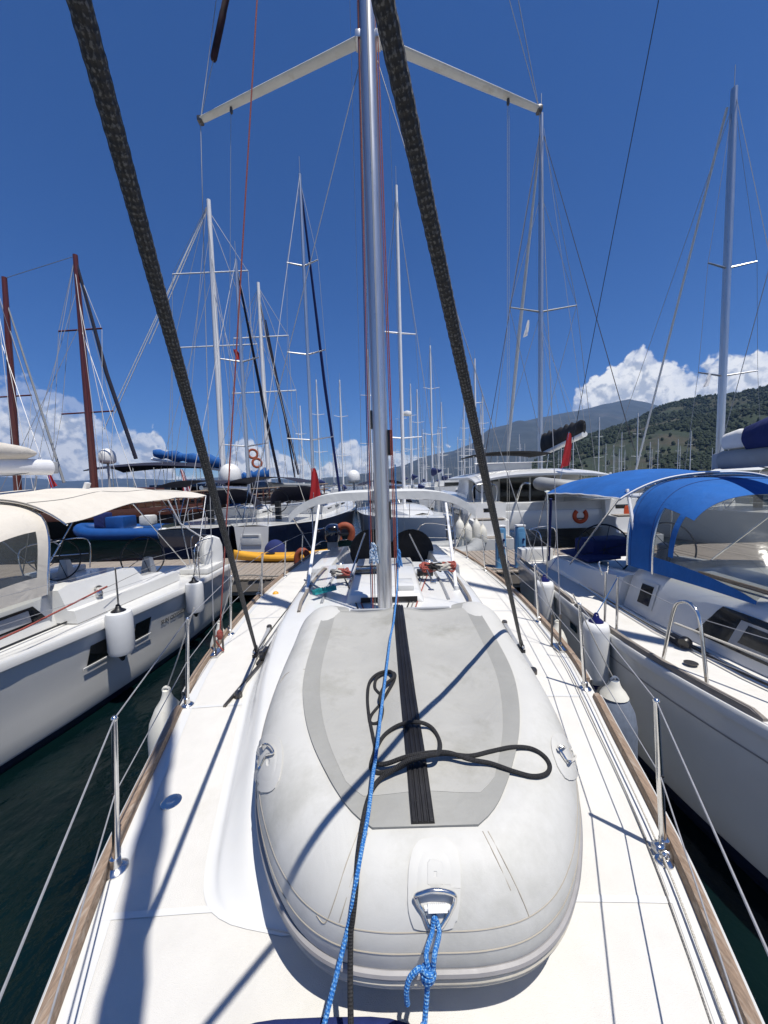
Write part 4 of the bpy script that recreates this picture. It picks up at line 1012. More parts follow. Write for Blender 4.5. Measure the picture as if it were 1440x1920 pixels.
# hull windows with bright sills
def hull_pt(st, cx, y, z, s=1, out=.0):
    q = [smooth(y, [(a[0], a[k]) for a in st]) for k in range(1, 5)]; hb, zs, hw, zb = q
    half = spline([V(hb, zs, 0), V(hb*.5+hw*.5+.008*hb, zs*.55, 0), V(hw, 0, 0), V(hw*.72, zb*.6, 0), V(0, zb, 0)], 8)
    for p, r_ in zip(half, half[1:]):
        if r_.y <= z <= p.y:
            x = p.x + (r_.x-p.x)*(z-p.y)/(r_.y-p.y-1e-9); break
    return V(cx+s*(x+out), y, z)
for y0, y1 in ((4.62, 4.98), (5.36, 5.66)):
    MB().sheet(lambda u, v: hull_pt(lst, XL, y0+(y1-y0)*u+.04*v, .72+.25*v, 1, .006), 3, 3, -.006).build('hull_window', 'glassdark', ly)
    MB().sheet(lambda u, v: hull_pt(lst, XL, y0-.06+(y1-y0+.1)*u, .695+.022*v, 1, .016), 3, 1, -.012).build('window_sill', 'gel', ly)
# lettering on the topsides
def text_mesh(body, size):
    cu = bpy.data.curves.new('lettering', 'FONT'); cu.body = body; cu.size = size; cu.extrude = .001
    ob = bpy.data.objects.new('lettering', cu); COL.objects.link(ob)
    dg = bpy.context.evaluated_depsgraph_get(); me = bpy.data.meshes.new_from_object(ob.evaluated_get(dg)); bpy.data.objects.remove(ob)
    return me
def put_text(body, size, fn, m, parent, name='lettering'):
    """fn maps text x,y to a world point"""
    me = text_mesh(body, size); off = ORG[parent.name]
    for v in me.vertices:
        p = fn(v.co.x, v.co.y, v.co.z); v.co = p-off
    me.materials.clear(); me.materials.append(M[m]); o = bpy.data.objects.new(name, me); COL.objects.link(o); o.parent = parent; ORG[o.name] = off; return o
put_text('SUN ODYSSEY 4', .10, lambda a, b, c: hull_pt(lst, XL, 5.95+a*1.0, .74+b-a*.0, 1, .006+c), 'ink', ly)
# stanchions and lifelines
tl = []
for y in (1.0, 3.1, 5.2, 7.2):
    tl.append(stanchion(ly, (XL+LB(y)-.09, y, LZ(y)+.02), .66, sub=False))
line('lifeline', 'wire', ly, [V(XL+.3, -2.6, 2.0)] + tl + [V(XL+1.8, 8.2, 1.85)], .003)
line('lifeline', 'wire', ly, [V(XL+.3, -2.6, 1.7)] + [q-V(0, 0, .3) for q in tl] + [V(XL+1.8, 8.2, 1.55)], .003)
line('red_line', 'rope_red', ly, [V(XL+1.5, 2.5, 1.36), V(XL+1.62, 4.0, 1.47), V(XL+1.66, 5.2, 1.60)], .011)
line('jacking_line', 'rope_grey', ly, [V(XL+1.6, 5.2, 1.56), V(XL+1.45, 7.0, 1.62)], .004)
# sprayhood
def lsp(u, v):
    y = 3.2 + 1.85*u; th = math.pi*(1-v); w = 1.26+.05*u; H = .30 + .87*math.sin(math.pi/2*min(1, u*1.08))**.8
    c, s_ = math.cos(th), math.sin(th)
    return V(XL+w*math.copysign(abs(c)**.55, c), y - .40*(1-s_)*u, 1.66 + H*abs(s_)**.62 + .008*math.sin(9*v+7*u))
def sub(fn, u0, u1, v0, v1): return lambda a, b: fn(u0+(u1-u0)*a, v0+(v1-v0)*b)
MB().sheet(sub(lsp, 0, 1, .10, .82), 18, 44, -.006).build('sprayhood_top', 'beige', ly, ang=70)
MB().sheet(sub(lsp, .91, 1, .82, 1), 6, 10, -.006).build('sprayhood_side', 'beige', ly, ang=70)
MB().sheet(sub(lsp, 0, .91, .975, 1), 10, 4, -.006).build('sprayhood_side', 'beige', ly, ang=70)
MB().sheet(sub(lsp, 0, .91, .82, .975), 10, 8, -.002).build('sprayhood_window', 'vinyl', ly, ang=70)
MB().sheet(sub(lsp, 0, 1, 0, .10), 10, 4, -.006).build('sprayhood_side', 'beige', ly, ang=70)
MB().tube([lsp(1, k/40)+V(0, .012, 0) for k in range(41)], .014, 8).build('sprayhood_hoop', 'steel', ly)
# canopy
def lbm(u, v):
    y = 4.95 + 3.85*u; a = 2*v-1
    edge = smooth(u, [(0, 2.53), (.3, 2.72), (.6, 2.77), (1, 2.76)]); mid = smooth(u, [(0, 2.90), (.3, 3.0), (.7, 3.0), (1, 2.93)])
    x = XL + 1.42*math.copysign(abs(a)**.85, a)
    return V(x, y+.05*abs(a)*(2*u-1), edge + (mid-edge)*(1-abs(a)**2.6) - .03*math.sin(math.pi*((u*3) % 1)) + .006*math.sin(23*u+9*v))
MB().sheet(lbm, 36, 32, .010).build('canopy', 'beige', ly, ang=70)
for u in (.005, .34, .66, .995):
    MB().tube([lbm(u, k/24)-V(0, 0, .02) for k in range(25)], .013, 8).build('canopy_hoop', 'steel', ly)
MB().tube([lbm(t/20, .8)+V(0, 0, .012) for t in range(21)], .006, 5).build('canopy_piping', 'rope_grey', ly)
MB().box(lbm(.42, .62)+V(0, 0, .05), (.05, .09, .14), ry=.4).build('canopy_flap', 'plastic', ly)
for s in (0, 1):
    sg = 1 if s else -1
    MB().tube([lbm(.66, s), V(XL+sg*1.55, 7.7, 1.3)], .013, 8).build('canopy_leg', 'steel', ly)
    MB().tube([lbm(.995, s), V(XL+sg*1.6, 7.8, 1.3)], .013, 8).build('canopy_leg', 'steel', ly)
    MB().tube([lbm(.34, s), V(XL+sg*1.55, 7.6, 1.32)], .010, 8).build('canopy_leg', 'steel', ly)
    MB().tube([lbm(.60, s)+V(0, 0, -.02), lbm(.63, s)+V(sg*.08, .1, -.5), V(XL+sg*1.66, 8.3, 1.75)], .014, 6).build('canopy_strap', 'flagwhite', ly)
# wheel, pushpit, horseshoe buoy case
for sx in (-.85, .82):
    w = thing_part = MB().torus(V(XL+sx, 7.3, 1.62), (.15, -1, .2), .40, .014, 36, 8)
    for k in range(5):
        q = 2*math.pi*k/5; w.tube([V(XL+sx, 7.3, 1.62), V(XL+sx+.4*math.cos(q), 7.3+.07*math.cos(q), 1.62+.4*math.sin(q)*.98)], .007, 6)
    w.build('steering_wheel', 'blackplastic', ly)
    MB().loft([[(XL+sx+a*k, 7.45+b*k, z) for a, b in ((-.12, -.1), (.12, -.1), (.12, .1), (-.12, .1))] for z, k in ((1.1, 1.1), (1.4, .8), (1.6, .55))], True, True, True).build('steering_pedestal', 'gel', ly, bevel=.02)
for s in (-1, 1):
    MB().tube(spline([V(XL+s*1.75, 7.5, 1.2), V(XL+s*1.78, 7.5, 1.8), V(XL+s*1.78, 8.3, 1.85), V(XL+s*1.2, 8.5, 1.85), V(XL+s*1.2, 8.5, 1.2)], 5), .0125, 8).build('pushpit', 'steel', ly)
    MB().tube([V(XL+s*1.78, 7.6, 1.52), V(XL+s*1.78, 8.3, 1.53), V(XL+s*1.2, 8.5, 1.53)], .010, 8).build('pushpit', 'steel', ly)
prof = [(-.20, 0), (-.23, .3), (-.22, .5), (-.16, .66), (0, .74), (.16, .66), (.22, .5), (.23, .3), (.20, 0)]
hc = V(XL+1.62, 8.35, 1.16)
t = thing('lifebuoy_case', 'white rounded lifebuoy case on the left yacht stern rail', 'lifebuoy', hc)
MB().prism([hc+V(a*.55, a*.85, b) for a, b in prof], V(.19, -.12, 0)).build('case', 'plastic', t, bevel=.05, seg=4)
MB().prism([hc+V(a*.57, a*.88, b)+V(.09, -.057, 0)*1 for a, b in [(x*1.02, y*1.01) for x, y in prof]], V(.008, -.005, 0)).build('case_joint', 'greyplastic', t)
# boom with the beige sail cover
MB().loft([[(XL+.09*math.cos(q), y, 3.30+.02*(y-2.8)+.13*math.sin(q)) for q in [2*math.pi*k/14 for k in range(14)]] for y in (2.8, 5, 6.35)], True, True, True).build('boom', 'paintmast', ly, ang=50)
MB().loft([[(XL+w*math.cos(q), y, 3.52+.02*(y-2.8)+h*math.sin(q)+.01*math.sin(5*q+y*4)) for q in [2*math.pi*k/18 for k in range(18)]] for y, w, h in ((2.8, .20, .26), (4, .19, .20), (5.2, .17, .16), (5.9, .13, .10), (6.1, .04, .03))], True, True, True).build('sail_cover', 'beige', ly, ang=60)
MB().loft([[(XL+a, MYL, z) if False else (XL+.085*math.cos(q), 2.7+.12*math.sin(q), z) for q in [2*math.pi*k/18 for k in range(18)]] for z in (1.6, 8, 16)], True, True, True).build('mast', 'alu', ly) if (MYL := 2.7) else None
line('mainsheet', 'rope_white', ly, [V(XL, 6.1, 3.22), V(XL+.1, 5.6, 1.75)], .008)
fender('fender', 'white cylindrical fender with black ends hanging over the left yacht hull windows', .66, XL+1.99, 4.93, .74, .16, 'fendernew', style='cyl', line_to=tl[2], rope='rope_black')
fender('fender', 'white cylindrical fender with black ends near the left yacht stern', .66, XL+2.17, 6.58, .68, .15, 'fendernew', style='cyl', line_to=V(XL+1.95, 7.2, 1.85), rope='rope_black')

# ================================================================== neighbour on the right
XR = 4.42
rst = resample([(-3.4, .05, 1.36, .02, -.1), (-2.2, .7, 1.33, .5, -.4), (-.5, 1.25, 1.29, 1.1, -.5), (1.2, 1.68, 1.25, 1.56, -.5), (2.4, 1.88, 1.22, 1.80, -.5), (3.5, 1.985, 1.21, 1.88, -.5), (4.7, 1.90, 1.19, 1.80, -.45), (5.7, 1.78, 1.17, 1.66, -.4), (6.8, 1.64, 1.16, 1.5, -.3), (8.4, 1.42, 1.15, 1.25, -.15)], 44)
ry = thing('sailing_yacht', 'white sailing yacht on the right with bright blue bimini and sprayhood', 'sailboat', (XR, 3, 0))
hull_loft(XR, rst, ry, 'hull'); deck_grid(XR, rst, ry, 'nonskid', .03)
hull_band(XR, rst, ry, 'boot', -.02, .16, 'boot_stripe', sides=(-1,))
hull_band(XR, rst, ry, 'rubgrey', lambda y: smooth(y, [(q[0], q[2]) for q in rst])-.235, lambda y: smooth(y, [(q[0], q[2]) for q in rst])-.222, 'hull_line', sides=(-1,))
def RZ(y): return smooth(y, [(q[0], q[2]) for q in rst])
def RB(y): return smooth(y, [(q[0], q[1]) for q in rst])
for y0, y1 in ((-1, 2.28), (2.42, 4.95), (5.02, 8.2)):
    rows = []
    for i in range(31):
        y = y0+(y1-y0)*i/30; h = RB(y); z = RZ(y)+.03; e = .03 if i in (0, 30) else 0
        rows.append([(XR-h+.012, y, z-.002), (XR-h+.014, y, z+.045-e), (XR-h+.03, y, z+.052-e), (XR-h+.055, y, z+.045-e), (XR-h+.062, y, z-.002)])
    MB().loft(rows, True, True, True).build('toe_rail', 'teakgrey', ry, ang=40)
rows = []
for i in range(50):
    y = -1.5+9.8*i/49; h = RB(y); z = RZ(y)
    rows.append([(XR-h-.02, y, z-.06), (XR-h-.022, y, z+.005), (XR-h-.008, y, z+.028), (XR-h+.08, y, z+.028), (XR-h+.10, y, z+.004)])
MB().loft(rows, False).build('gunwale', 'gel', ry, ang=40)
def rc(y, w, h):
    z = RZ(y)+.022; P = spline([V(w+.14, z, 0), V(w+.10, z+h*.25, 0), V(w+.02, z+h*.75, 0), V(w-.08, z+h*.97, 0), V(w-.25, z+h+.02, 0)], 3)
    half = [(p.x, p.y) for p in P] + [(0, z+h+.06)]
    return [(XR-a, y, b) for a, b in half] + [(XR+a, y, b) for a, b in half[-2::-1]]
MB().loft([rc(y, w, h) for y, w, h in ((-.6, .3, .02), (.2, .65, .16), (1.2, .90, .36), (2.2, 1.05, .48), (3.2, 1.12, .54), (4.4, 1.12, .55), (4.9, 1.08, .53), (5.0, 1.02, .45))], False, False, True).build('coachroof', 'gel', ry, ang=45)
def rside(y, k):
    w, h = interp(y, [(1.2, .90), (2.2, 1.05), (3.2, 1.12), (4.4, 1.12), (4.9, 1.08)]), interp(y, [(1.2, .36), (2.2, .48), (3.2, .54), (4.4, .55), (4.9, .53)])
    z = RZ(y)+.022; P = spline([V(w+.14, z, 0), V(w+.10, z+h*.25, 0), V(w+.02, z+h*.75, 0), V(w-.08, z+h*.97, 0)], 12)
    p = P[int(k*(len(P)-1))]; return V(XR-p.x-.006, y, p.y)
MB().sheet(lambda u, v: rside(1.3+2.45*u - .22*v*(u), .26+.44*v), 20, 6, .008).build('saloon_window', 'glassdark', ry)
MB().sheet(lambda u, v: rside(2.75+.62*u-.06*v, .33+.30*v)+V(-.008, 0, 0), 8, 4, .008).build('opening_port', 'greyplastic', ry)
MB().sheet(lambda u, v: rside(2.84+.44*u-.05*v, .39+.20*v)+V(-.013, 0, 0), 8, 4, .008).build('port_glass', 'glassdark', ry)
MB().sheet(lambda u, v: rside(1.75+.5*u, .32+.34*v)+V(-.008, 0, 0), 8, 4, .008).build('opening_port', 'greyplastic', ry)
MB().sheet(lambda u, v: rside(4.42+.22*u, .36+.26*v)+V(-.006, 0, 0), 6, 6, .008).build('aft_port', 'glassdark', ry)
MB().sheet(lambda u, v: rside(4.36+.34*u, .30+.38*v)+V(-.001, 0, 0), 6, 6, .006).build('aft_port_frame', 'greycanvas', ry)
MB().tube([V(XR-.9, 1.5+2.6*k/8, RZ(2)+.022+interp(1.5+2.6*k/8, [(1.2, .36), (2.2, .48), (3.2, .54), (4.4, .55)])+.045) for k in range(9)], .022, 6).build('handrail', 'teak', ry)
# cockpit coaming
for s in (-1, 1):
    def cm2(y, zt, w0): z = RZ(y); return [(XR+s*w0, y, z+.02), (XR+s*(w0-.10), y, zt-.03), (XR+s*(w0-.16), y, zt), (XR+s*(w0-.40), y, zt), (XR+s*(w0-.45), y, z)]
    MB().loft([cm2(4.98, 1.60, 1.28), cm2(6, 1.50, 1.24), cm2(7.2, 1.42, 1.18), cm2(7.8, 1.2, 1.1)], True, True, True).build('coaming', 'gel', ry, ang=30)
MB().box((XR-.25, 7.0, 1.62), (.9, .5, .34), rz=.2).build('cockpit_cloth', 'darkblue', ry, bevel=.05)
MB().prism([V(XR-.98, 6.2, 1.50), V(XR-.95, 7.3, 1.47), V(XR-.5, 7.5, 1.47), V(XR-.3, 6.4, 1.50)], (0, 0, .05)).build('cockpit_cushion', 'darkblue', ry, bevel=.02)
MB().box((XR-1.1, 8.15, 1.28), (.7, .3, .28)).build('stern_locker', 'gel', ry, bevel=.04)
for sx in (-.42, .75):
    c = V(XR+sx, 6.7, 1.62); w = MB().torus(c, (-.1, -1, .25), .46, .015, 36, 8)
    for k in range(6):
        q = 2*math.pi*k/6+.2; w.tube([c, c+V(.46*math.cos(q), .11*math.sin(q), .45*math.sin(q))], .006, 6)
    w.build('steering_wheel', 'blackplastic', ry)
    MB().lathe([(.16, -.5), (.12, -.3), (.10, -.05), (.11, .04), (.04, .07)], c+V(0, .12, 0), n=14).build('steering_pedestal', 'greyplastic', ry)
# sprayhood
def rsp(u, v):
    y = 3.15 + 1.85*u; th = math.pi*(1-v); w = 1.10+.06*u; H = .18+.96*math.sin(math.pi/2*min(1, u*1.05))**.75
    c, s_ = math.cos(th), math.sin(th)
    return V(XR+w*math.copysign(abs(c)**.6, c), y+.16*(1-s_)*(.6-u)*1.2, 1.76 + H*abs(s_)**.62 + .006*math.sin(11*v+5*u))
MB().sheet(sub(rsp, .74, 1, .0, 1), 10, 60, -.006).build('sprayhood_back', 'blue', ry, ang=70)
MB().sheet(sub(rsp, .50, .74, .20, .80), 10, 40, -.006).build('sprayhood_top', 'blue', ry, ang=70)
MB().sheet(sub(rsp, 0, .50, .20, .80), 8, 40, -.004).build('sprayhood_front', 'vinyl', ry, ang=70)
MB().sheet(sub(rsp, .0, .74, .02, .20), 12, 16, -.004).build('sprayhood_window', 'vinyl', ry, ang=70)
MB().sheet(sub(rsp, .0, .74, .80, .98), 12, 16, -.004).build('sprayhood_window', 'vinyl', ry, ang=70)
for a0, a1 in ((0, .02), (.98, 1)):
    MB().sheet(sub(rsp, 0, .74, a0, a1), 10, 3, -.006).build('sprayhood_hem', 'blue', ry, ang=70)
MB().sheet(sub(lambda u, v: rsp(u, v)+V(-.004, 0, .004), .56, .60, .03, .20), 3, 16, -.006).build('sprayhood_seam', 'blue', ry, ang=70)
for u_ in (.77, .97):
    MB().tube([rsp(u_, k/50)+V(0, 0, .003) for k in range(51)], .003, 4).build('stitching', 'darkblue', ry)
MB().tube([rsp(1, k/40)+V(0, .012, 0) for k in range(41)], .014, 8).build('sprayhood_hoop', 'steel', ry)
MB().tube([rsp(.74, k/40)-V(0, 0, .02) for k in range(41)], .012, 8).build('sprayhood_hoop', 'steel', ry)
# bimini
def rbm(u, v):
    y = 5.02 + 2.25*u; a = 2*v-1; x = XR + 1.22*math.copysign(abs(a)**.9, a)
    mid = smooth(u, [(0, 2.96), (.5, 3.03), (1, 2.92)]); edge = 2.64 + .03*math.sin(math.pi*u)
    return V(x, y+.06*(2*u-1)*(1-a*a), edge+(mid-edge)*(1-abs(a)**2.3)-.05*math.sin(2*math.pi*u)**2*(1-abs(a))+.004*math.sin(31*u+11*v))
MB().sheet(rbm, 30, 32, .010).build('bimini_top', 'blue', ry, ang=70)
MB().tube([rbm(0, k/32)+V(0, -.006, 0) for k in range(33)], .011, 6).build('bimini_piping', 'flagwhite', ry)
MB().tube([rbm(k/32, 0)+V(-.006, 0, 0) for k in range(33)], .011, 6).build('bimini_piping', 'flagwhite', ry)
for u in (.01, .5, .99):
    MB().tube([rbm(u, k/24)-V(0, 0, .022) for k in range(25)], .0125, 8).build('bimini_hoop', 'steel', ry)
for s in (0, 1):
    sg = 1 if s else -1
    MB().tube([rbm(.01, s), V(XR+sg*1.22, 6.35, 1.45)], .0135, 8).build('bimini_leg', 'steel', ry)
    MB().tube([rbm(.99, s), V(XR+sg*1.2, 7.25, 1.42)], .0125, 8).build('bimini_leg', 'steel', ry)
    MB().tube([rbm(.99, s)+V(0, .05, 0), V(XR+sg*1.26, 8.0, 1.2)], .009, 6).build('bimini_strap', 'steel', ry)
    MB().tube([rbm(.01, s)+V(-sg*.12, .02, .12), V(XR+sg*1.13, 4.72, 1.76)], .021, 8).build('support_pole', 'paintmast', ry)
MB().tube([ony(1033, 935, 7.6), ony(1028, 1070, 7.9)], .03, 8).build('folded_awning', 'darkblue', ry)
# boom end with blue cover
MB().loft([[(XR+.10*math.cos(q), y, 3.16-.02*(y-2.3)+.12*math.sin(q)) for q in [2*math.pi*k/14 for k in range(14)]] for y in (2.2, 3.5, 4.85)], True, True, True).build('boom', 'greytube', ry, ang=50)
MB().loft([[(XR+w*math.cos(q), y, z+h*math.sin(q)+.012*math.sin(5*q+y*6)) for q in [2*math.pi*k/18 for k in range(18)]] for y, w, h, z in ((2.2, .20, .36, 3.60), (3.2, .18, .28, 3.50), (4.1, .15, .20, 3.41), (4.5, .12, .15, 3.36))], True, True, True).build('sail_cover', 'darkblue', ry, ang=60)
MB().loft([[(XR+w*math.cos(q), y, z+h*math.sin(q)) for q in [2*math.pi*k/12 for k in range(12)]] for y, w, h, z in ((4.52, .08, .11, 3.36), (4.65, .07, .12, 3.36), (4.84, .05, .10, 3.34))], True, True, True).build('sail_leech', 'sail', ry, ang=60)
MB().loft([[(XR+.085*math.cos(q), 2.1+.12*math.sin(q), z) for q in [2*math.pi*k/18 for k in range(18)]] for z in (1.6, 8, 16)], True, True, True).build('mast', 'alu', ry)
# stanchions, gate hoop, wires
tr_ = []
for y in (1.2, 4.02, 4.28, 6.4):
    tr_.append(stanchion(ry, (XR-RB(y)+.10, y, RZ(y)+.02), .62, r=.013, sub=False))
MB().tube(spline([V(XR-RB(2.95)+.12, 2.90, RZ(3)+.02), V(XR-RB(3)+.12, 2.98, 1.72), V(XR-RB(3)+.12, 3.06, 1.84), V(XR-RB(3)+.12, 3.17, 1.84), V(XR-RB(3.2)+.12, 3.24, 1.74), V(XR-RB(3.3)+.12, 3.34, RZ(3.3)+.02)], 6), .0145, 10).build('gate_hoop', 'steel', ry)
for dz in (0, .3):
    line('lifeline', 'wire', ry, [V(XR-RB(3)+.12, 3.24, 1.78-dz), tr_[1]-V(0, 0, dz+.02)], .0032)
    line('lifeline', 'wire', ry, [tr_[2]-V(0, 0, dz+.02), tr_[3]-V(0, 0, dz+.02), V(XR-1.2, 8.2, 1.8-dz)], .0032)
    line('lifeline', 'wire', ry, [V(XR-RB(3)+.12, 2.98, 1.76-dz), tr_[0]-V(0, 0, dz+.02), V(XR-.4, -2.6, 1.95-dz)], .0032)
line('side_rope', 'rope_white', ry, [V(XR-RB(3)+.16, 3.3, 1.60), V(XR-1.42, 2.3, 1.50), V(XR-1.4, 1.4, 1.48)], .010, 6, 5)
for off in (.50, .54, .58):
    line('deck_track', 'steel' if off != .54 else 'blackplastic', ry, [V(XR-RB(y)+off, y, RZ(y)+.04) for y in (1.2, 2, 3, 4, 5, 6)], .010)
MB().lathe([(.05, -.03), (.06, 0), (.05, .03)], V(XR-RB(3.6)+.5, 3.55, RZ(3.6)+.09), (1, .4, .3), 16).box(V(XR-RB(3.6)+.5, 3.65, RZ(3.6)+.07), (.06, .18, .08)).build('lead_block', 'blackplastic', ry)
MB().lathe([(.055, 0), (.055, .005), (.045, .008), (.01, .006)], V(XR-RB(3.2)+.30, 3.25, RZ(3.2)+.03), n=22).build('deck_filler', 'bronze', ry)
MB().tube(spline([V(XR-1.33, 5.2, 1.55), V(XR-1.36, 5.25, 1.72), V(XR-1.2, 5.3, 1.72), V(XR-1.2, 5.3, 1.55)], 5), .012, 6).build('coaming_handle', 'steel', ry)
MB().tube(spline([V(XR-1.1, 7.7, 1.2), V(XR-1.18, 7.7, 1.8), V(XR-1.2, 8.2, 1.82), V(XR-.6, 8.3, 1.82), V(XR-.6, 8.3, 1.2)], 5), .0125, 8).build('pushpit', 'steel', ry)
# ports in the topsides
MB().sheet(lambda u, v: hull_pt(rst, XR, 4.85+.22*u, .86+.09*v, -1, .008), 3, 2, .006).build('hull_port', 'glassdark', ry)
tx = onz(1140, 1188, 1.44)
fender('fender', 'white fender with navy top hanging on a blue line at the right yacht rail', .58, XR-RB(4.0)-.14, 4.0, .86, .135, 'fendernew', style='cyl', line_to=tr_[1], rope='rope_blue', tip_m='navyvinyl')
fender('fender', 'white fender with navy top at the right yacht stern, over dark water', .62, XR-RB(5.75)-.15, 5.75, .80, .145, 'fendernew', style='cyl', line_to=V(XR-RB(5.8)+.1, 5.8, 1.75), rope='rope_navy', tip_m='navyvinyl')

# ================================================================== pontoon
PX0, PX1, PYN, PYF, PZ = -17, 19, 9.35, 12.15, .62
pon = structure(MB().box(((PX0+PX1)/2, (PYN+PYF)/2, .36), (PX1-PX0, PYF-PYN-.06, .36)).build('pontoon', 'concrete'))
for yy in (PYN, PYF):
    structure(MB().box(((PX0+PX1)/2, yy, .42), (PX1-PX0, .06, .26)).build('fender_beam', 'teakgrey', pon))
pw = .147; pm = None
for i in range(int((PX1-PX0)/pw)):
    x = PX0+pw*(i+.5)
    if pm is None:
        o = MB().box((0, 0, 0), (pw-.012, PYF-PYN+.10, .035)).build('plank', 'plank', pon, bevel=.004, seg=1); pm = o
    else:
        o = pm.copy(); COL.objects.link(o)
    o.location = (x, (PYN+PYF)/2+random.uniform(-.012, .012), PZ-.02+random.uniform(-.004, .004)); o.rotation_euler.z = random.uniform(-.003, .003)
# ropes and cables along the pontoon edge
single(MB().tube(spline([V(-4+i*.5, PYN+.12+.05*math.sin(i*2.3), PZ+.03+.02*math.sin(i*1.7)) for i in range(22)], 5), .018, 6), 'mooring_cable', 'rope_grey', 'slack grey cable lying along the near edge of the pontoon', 'cable', V(-4, PYN+.1, PZ))
for (px, label, m) in ((938, 'light blue service pedestal on the pontoon, left of two', 'pedestalgrey'), (975, 'darker blue service pedestal on the pontoon, right of two', 'pedestal')):
    b = onz(px, 1075 if px < 950 else 1078, PZ); b.y = max(b.y, 9.7)
    b = V((px-718)/F_PX*9.75, 9.75, PZ)
    t = thing('service_pedestal', label, 'pedestal', b)
    MB().loft([[b+V(.13*k*math.copysign(abs(math.cos(q))**.6, math.cos(q)), .11*k*math.copysign(abs(math.sin(q))**.6, math.sin(q)), z) for q in [2*math.pi*j/20 for j in range(20)]] for z, k in ((0, 1.15), (.05, 1), (1.0, 1), (1.06, .9), (1.08, .7))], True, True, True).build('column', 'pedestal' if px > 950 else 'pedestal', t, ang=40)
    MB().box(b+V(-.02, -.113, .62), (.13, .012, .62)).build('front_panel', m, t, bevel=.004)
    for k in range(3): MB().lathe([(.03, 0), (.034, .01), (.03, .03), (.01, .035)], b+V(.05, -.112, .35+.2*k), (0, -1, 0), 12).build('socket', 'navyvinyl', t)
    MB().box(b+V(0, 0, 1.10), (.24, .2, .05)).build('cap', 'plastic', t, bevel=.015)
    MB().tube(spline([b+V(.05, -.14, .4), b+V(.2, -.25, .1), b+V(.5, -.3, .02), b+V(1.1, -.25, .02)], 5), .012, 6).build('cable', 'rope_navy', t)
# kayak
kc = onz(532, 1056, PZ)
kc = V(-3.05, 11.45, PZ)
rows = []
for i in range(25):
    t_ = i/24; x = -1.62+3.24*t_; w = .31*max(.03, math.sin(math.pi*min(1, max(0, t_*.985+.008))))**.75; zc = .05*(2*t_-1)**2; h = .27+.05*(2*t_-1)**4
    rows.append([(kc.x+x, kc.y+w*a, kc.z+.0+zc*1.8+h*b) for a, b in ((-.35, .0), (-.8, .18), (-1, .5), (-.93, .72), (-.7, .86), (-.35, .80 if .25 < t_ < .75 else .95), (.35, .80 if .25 < t_ < .75 else .95), (.7, .86), (.93, .72), (1, .5), (.8, .18), (.35, .0))])
t = thing('kayak', 'yellow plastic kayak lying on the pontoon', 'kayak', kc)
MB().loft(rows, True, True, True).build('hull', 'yellow', t, ang=40)
for dx in (-.5, .45): MB().lathe([(.14, 0), (.15, .012), (.12, .02), (.02, .014)], kc+V(dx, 0, .24), n=18).build('hatch', 'blackplastic', t)
MB().tube(spline([kc+V(-1.5, 0, .32), kc+V(-1.45, -.02, .38), kc+V(-1.38, 0, .33)], 5), .012, 6).build('grab_handle', 'blackplastic', t)
# a blue tarpaulin hump behind the kayak
single(MB().ell(V(-3.55, 12.0, PZ+.12), (.38, .3, .48), 18, 10), 'covered_bollard', 'darkblue', 'dull blue canvas hump standing behind the yellow kayak', 'cover', V(-3.55, 12.0, PZ))
# horseshoe buoys and outboard on our own stern rail
def horseshoe(name, label, c, m, w=.2, h=.34, r=.06):
    t = thing(name, label, 'lifebuoy', c-V(0, 0, h+.1))
    pts = [c+V(-w*.8, 0, -h), c+V(-w, 0, -h*.4), c+V(-w*.85, 0, h*.05), c+V(-w*.4, 0, h*.28), c+V(0, 0, h*.33), c+V(w*.4, 0, h*.28), c+V(w*.85, 0, h*.05), c+V(w, 0, -h*.4), c+V(w*.8, 0, -h)]
    MB().tube(spline(pts, 5), r, 10).build('body', m, t, ang=60)
    MB().box(c+V(0, -.03, -.12), (w*2.2, .04, .05)).build('strap', 'blackplastic', t)
    return t
horseshoe('horseshoe_buoy', 'rusty orange horseshoe buoy with black strap on our stern rail, left side', ony(567, 1042, 8.6), 'rust', .13, .36, .075)
horseshoe('horseshoe_buoy', 'orange brown horseshoe buoy on our stern rail beside the outboard motor', ony(646, 992, 8.8), 'rust', .17, .26, .085)
oc = ony(624, 1000, 8.7)
t = thing('outboard_motor', 'dark outboard motor clamped on our stern rail', 'motor', oc-V(0, 0, .9))
MB().loft([[oc+V(a*k*.17, b*k*.22, z) for a, b in [(math.copysign(abs(math.cos(q))**.6, math.cos(q)), math.copysign(abs(math.sin(q))**.6, math.sin(q))) for q in [2*math.pi*j/20 for j in range(20)]]] for z, k in ((-.18, .85), (-.1, 1.05), (.08, 1.05), (.18, .85), (.22, .5))], True, True, True).build('cowl', 'navyhull', t, ang=60)
MB().box(oc+V(0, 0, -.45), (.12, .16, .55)).build('leg', 'greyplastic', t, bevel=.03)
MB().box(oc+V(0, -.1, -.28), (.24, .06, .18)).build('bracket', 'greyplastic', t, bevel=.01)
MB().lathe([(.02, -.02), (.09, 0), (.02, .03)], oc+V(0, .1, -.75), (0, 1, 0), 12).build('propeller', 'blackplastic', t)
for s in (-1, 1):
    MB().tube(spline([V(s*1.55, 8.2, 1.26), V(s*1.58, 8.25, 1.86), V(s*1.5, 8.8, 1.9), V(s*.9, 9.0, 1.9), V(s*.7, 9.0, 1.26)], 5), .0125, 8).build('pushpit', 'steel', yacht)
    MB().tube([V(s*1.57, 8.25, 1.58), V(s*1.5, 8.8, 1.6), V(s*.9, 9.0, 1.6)], .010, 8).build('pushpit', 'steel', yacht)

a_, b_ = ony(1235, 0, 5.2), ony(1064, 880, 8.2)
line('backstay', 'darkwire', ry, [b_, a_, a_+(a_-b_)*.8], .006)

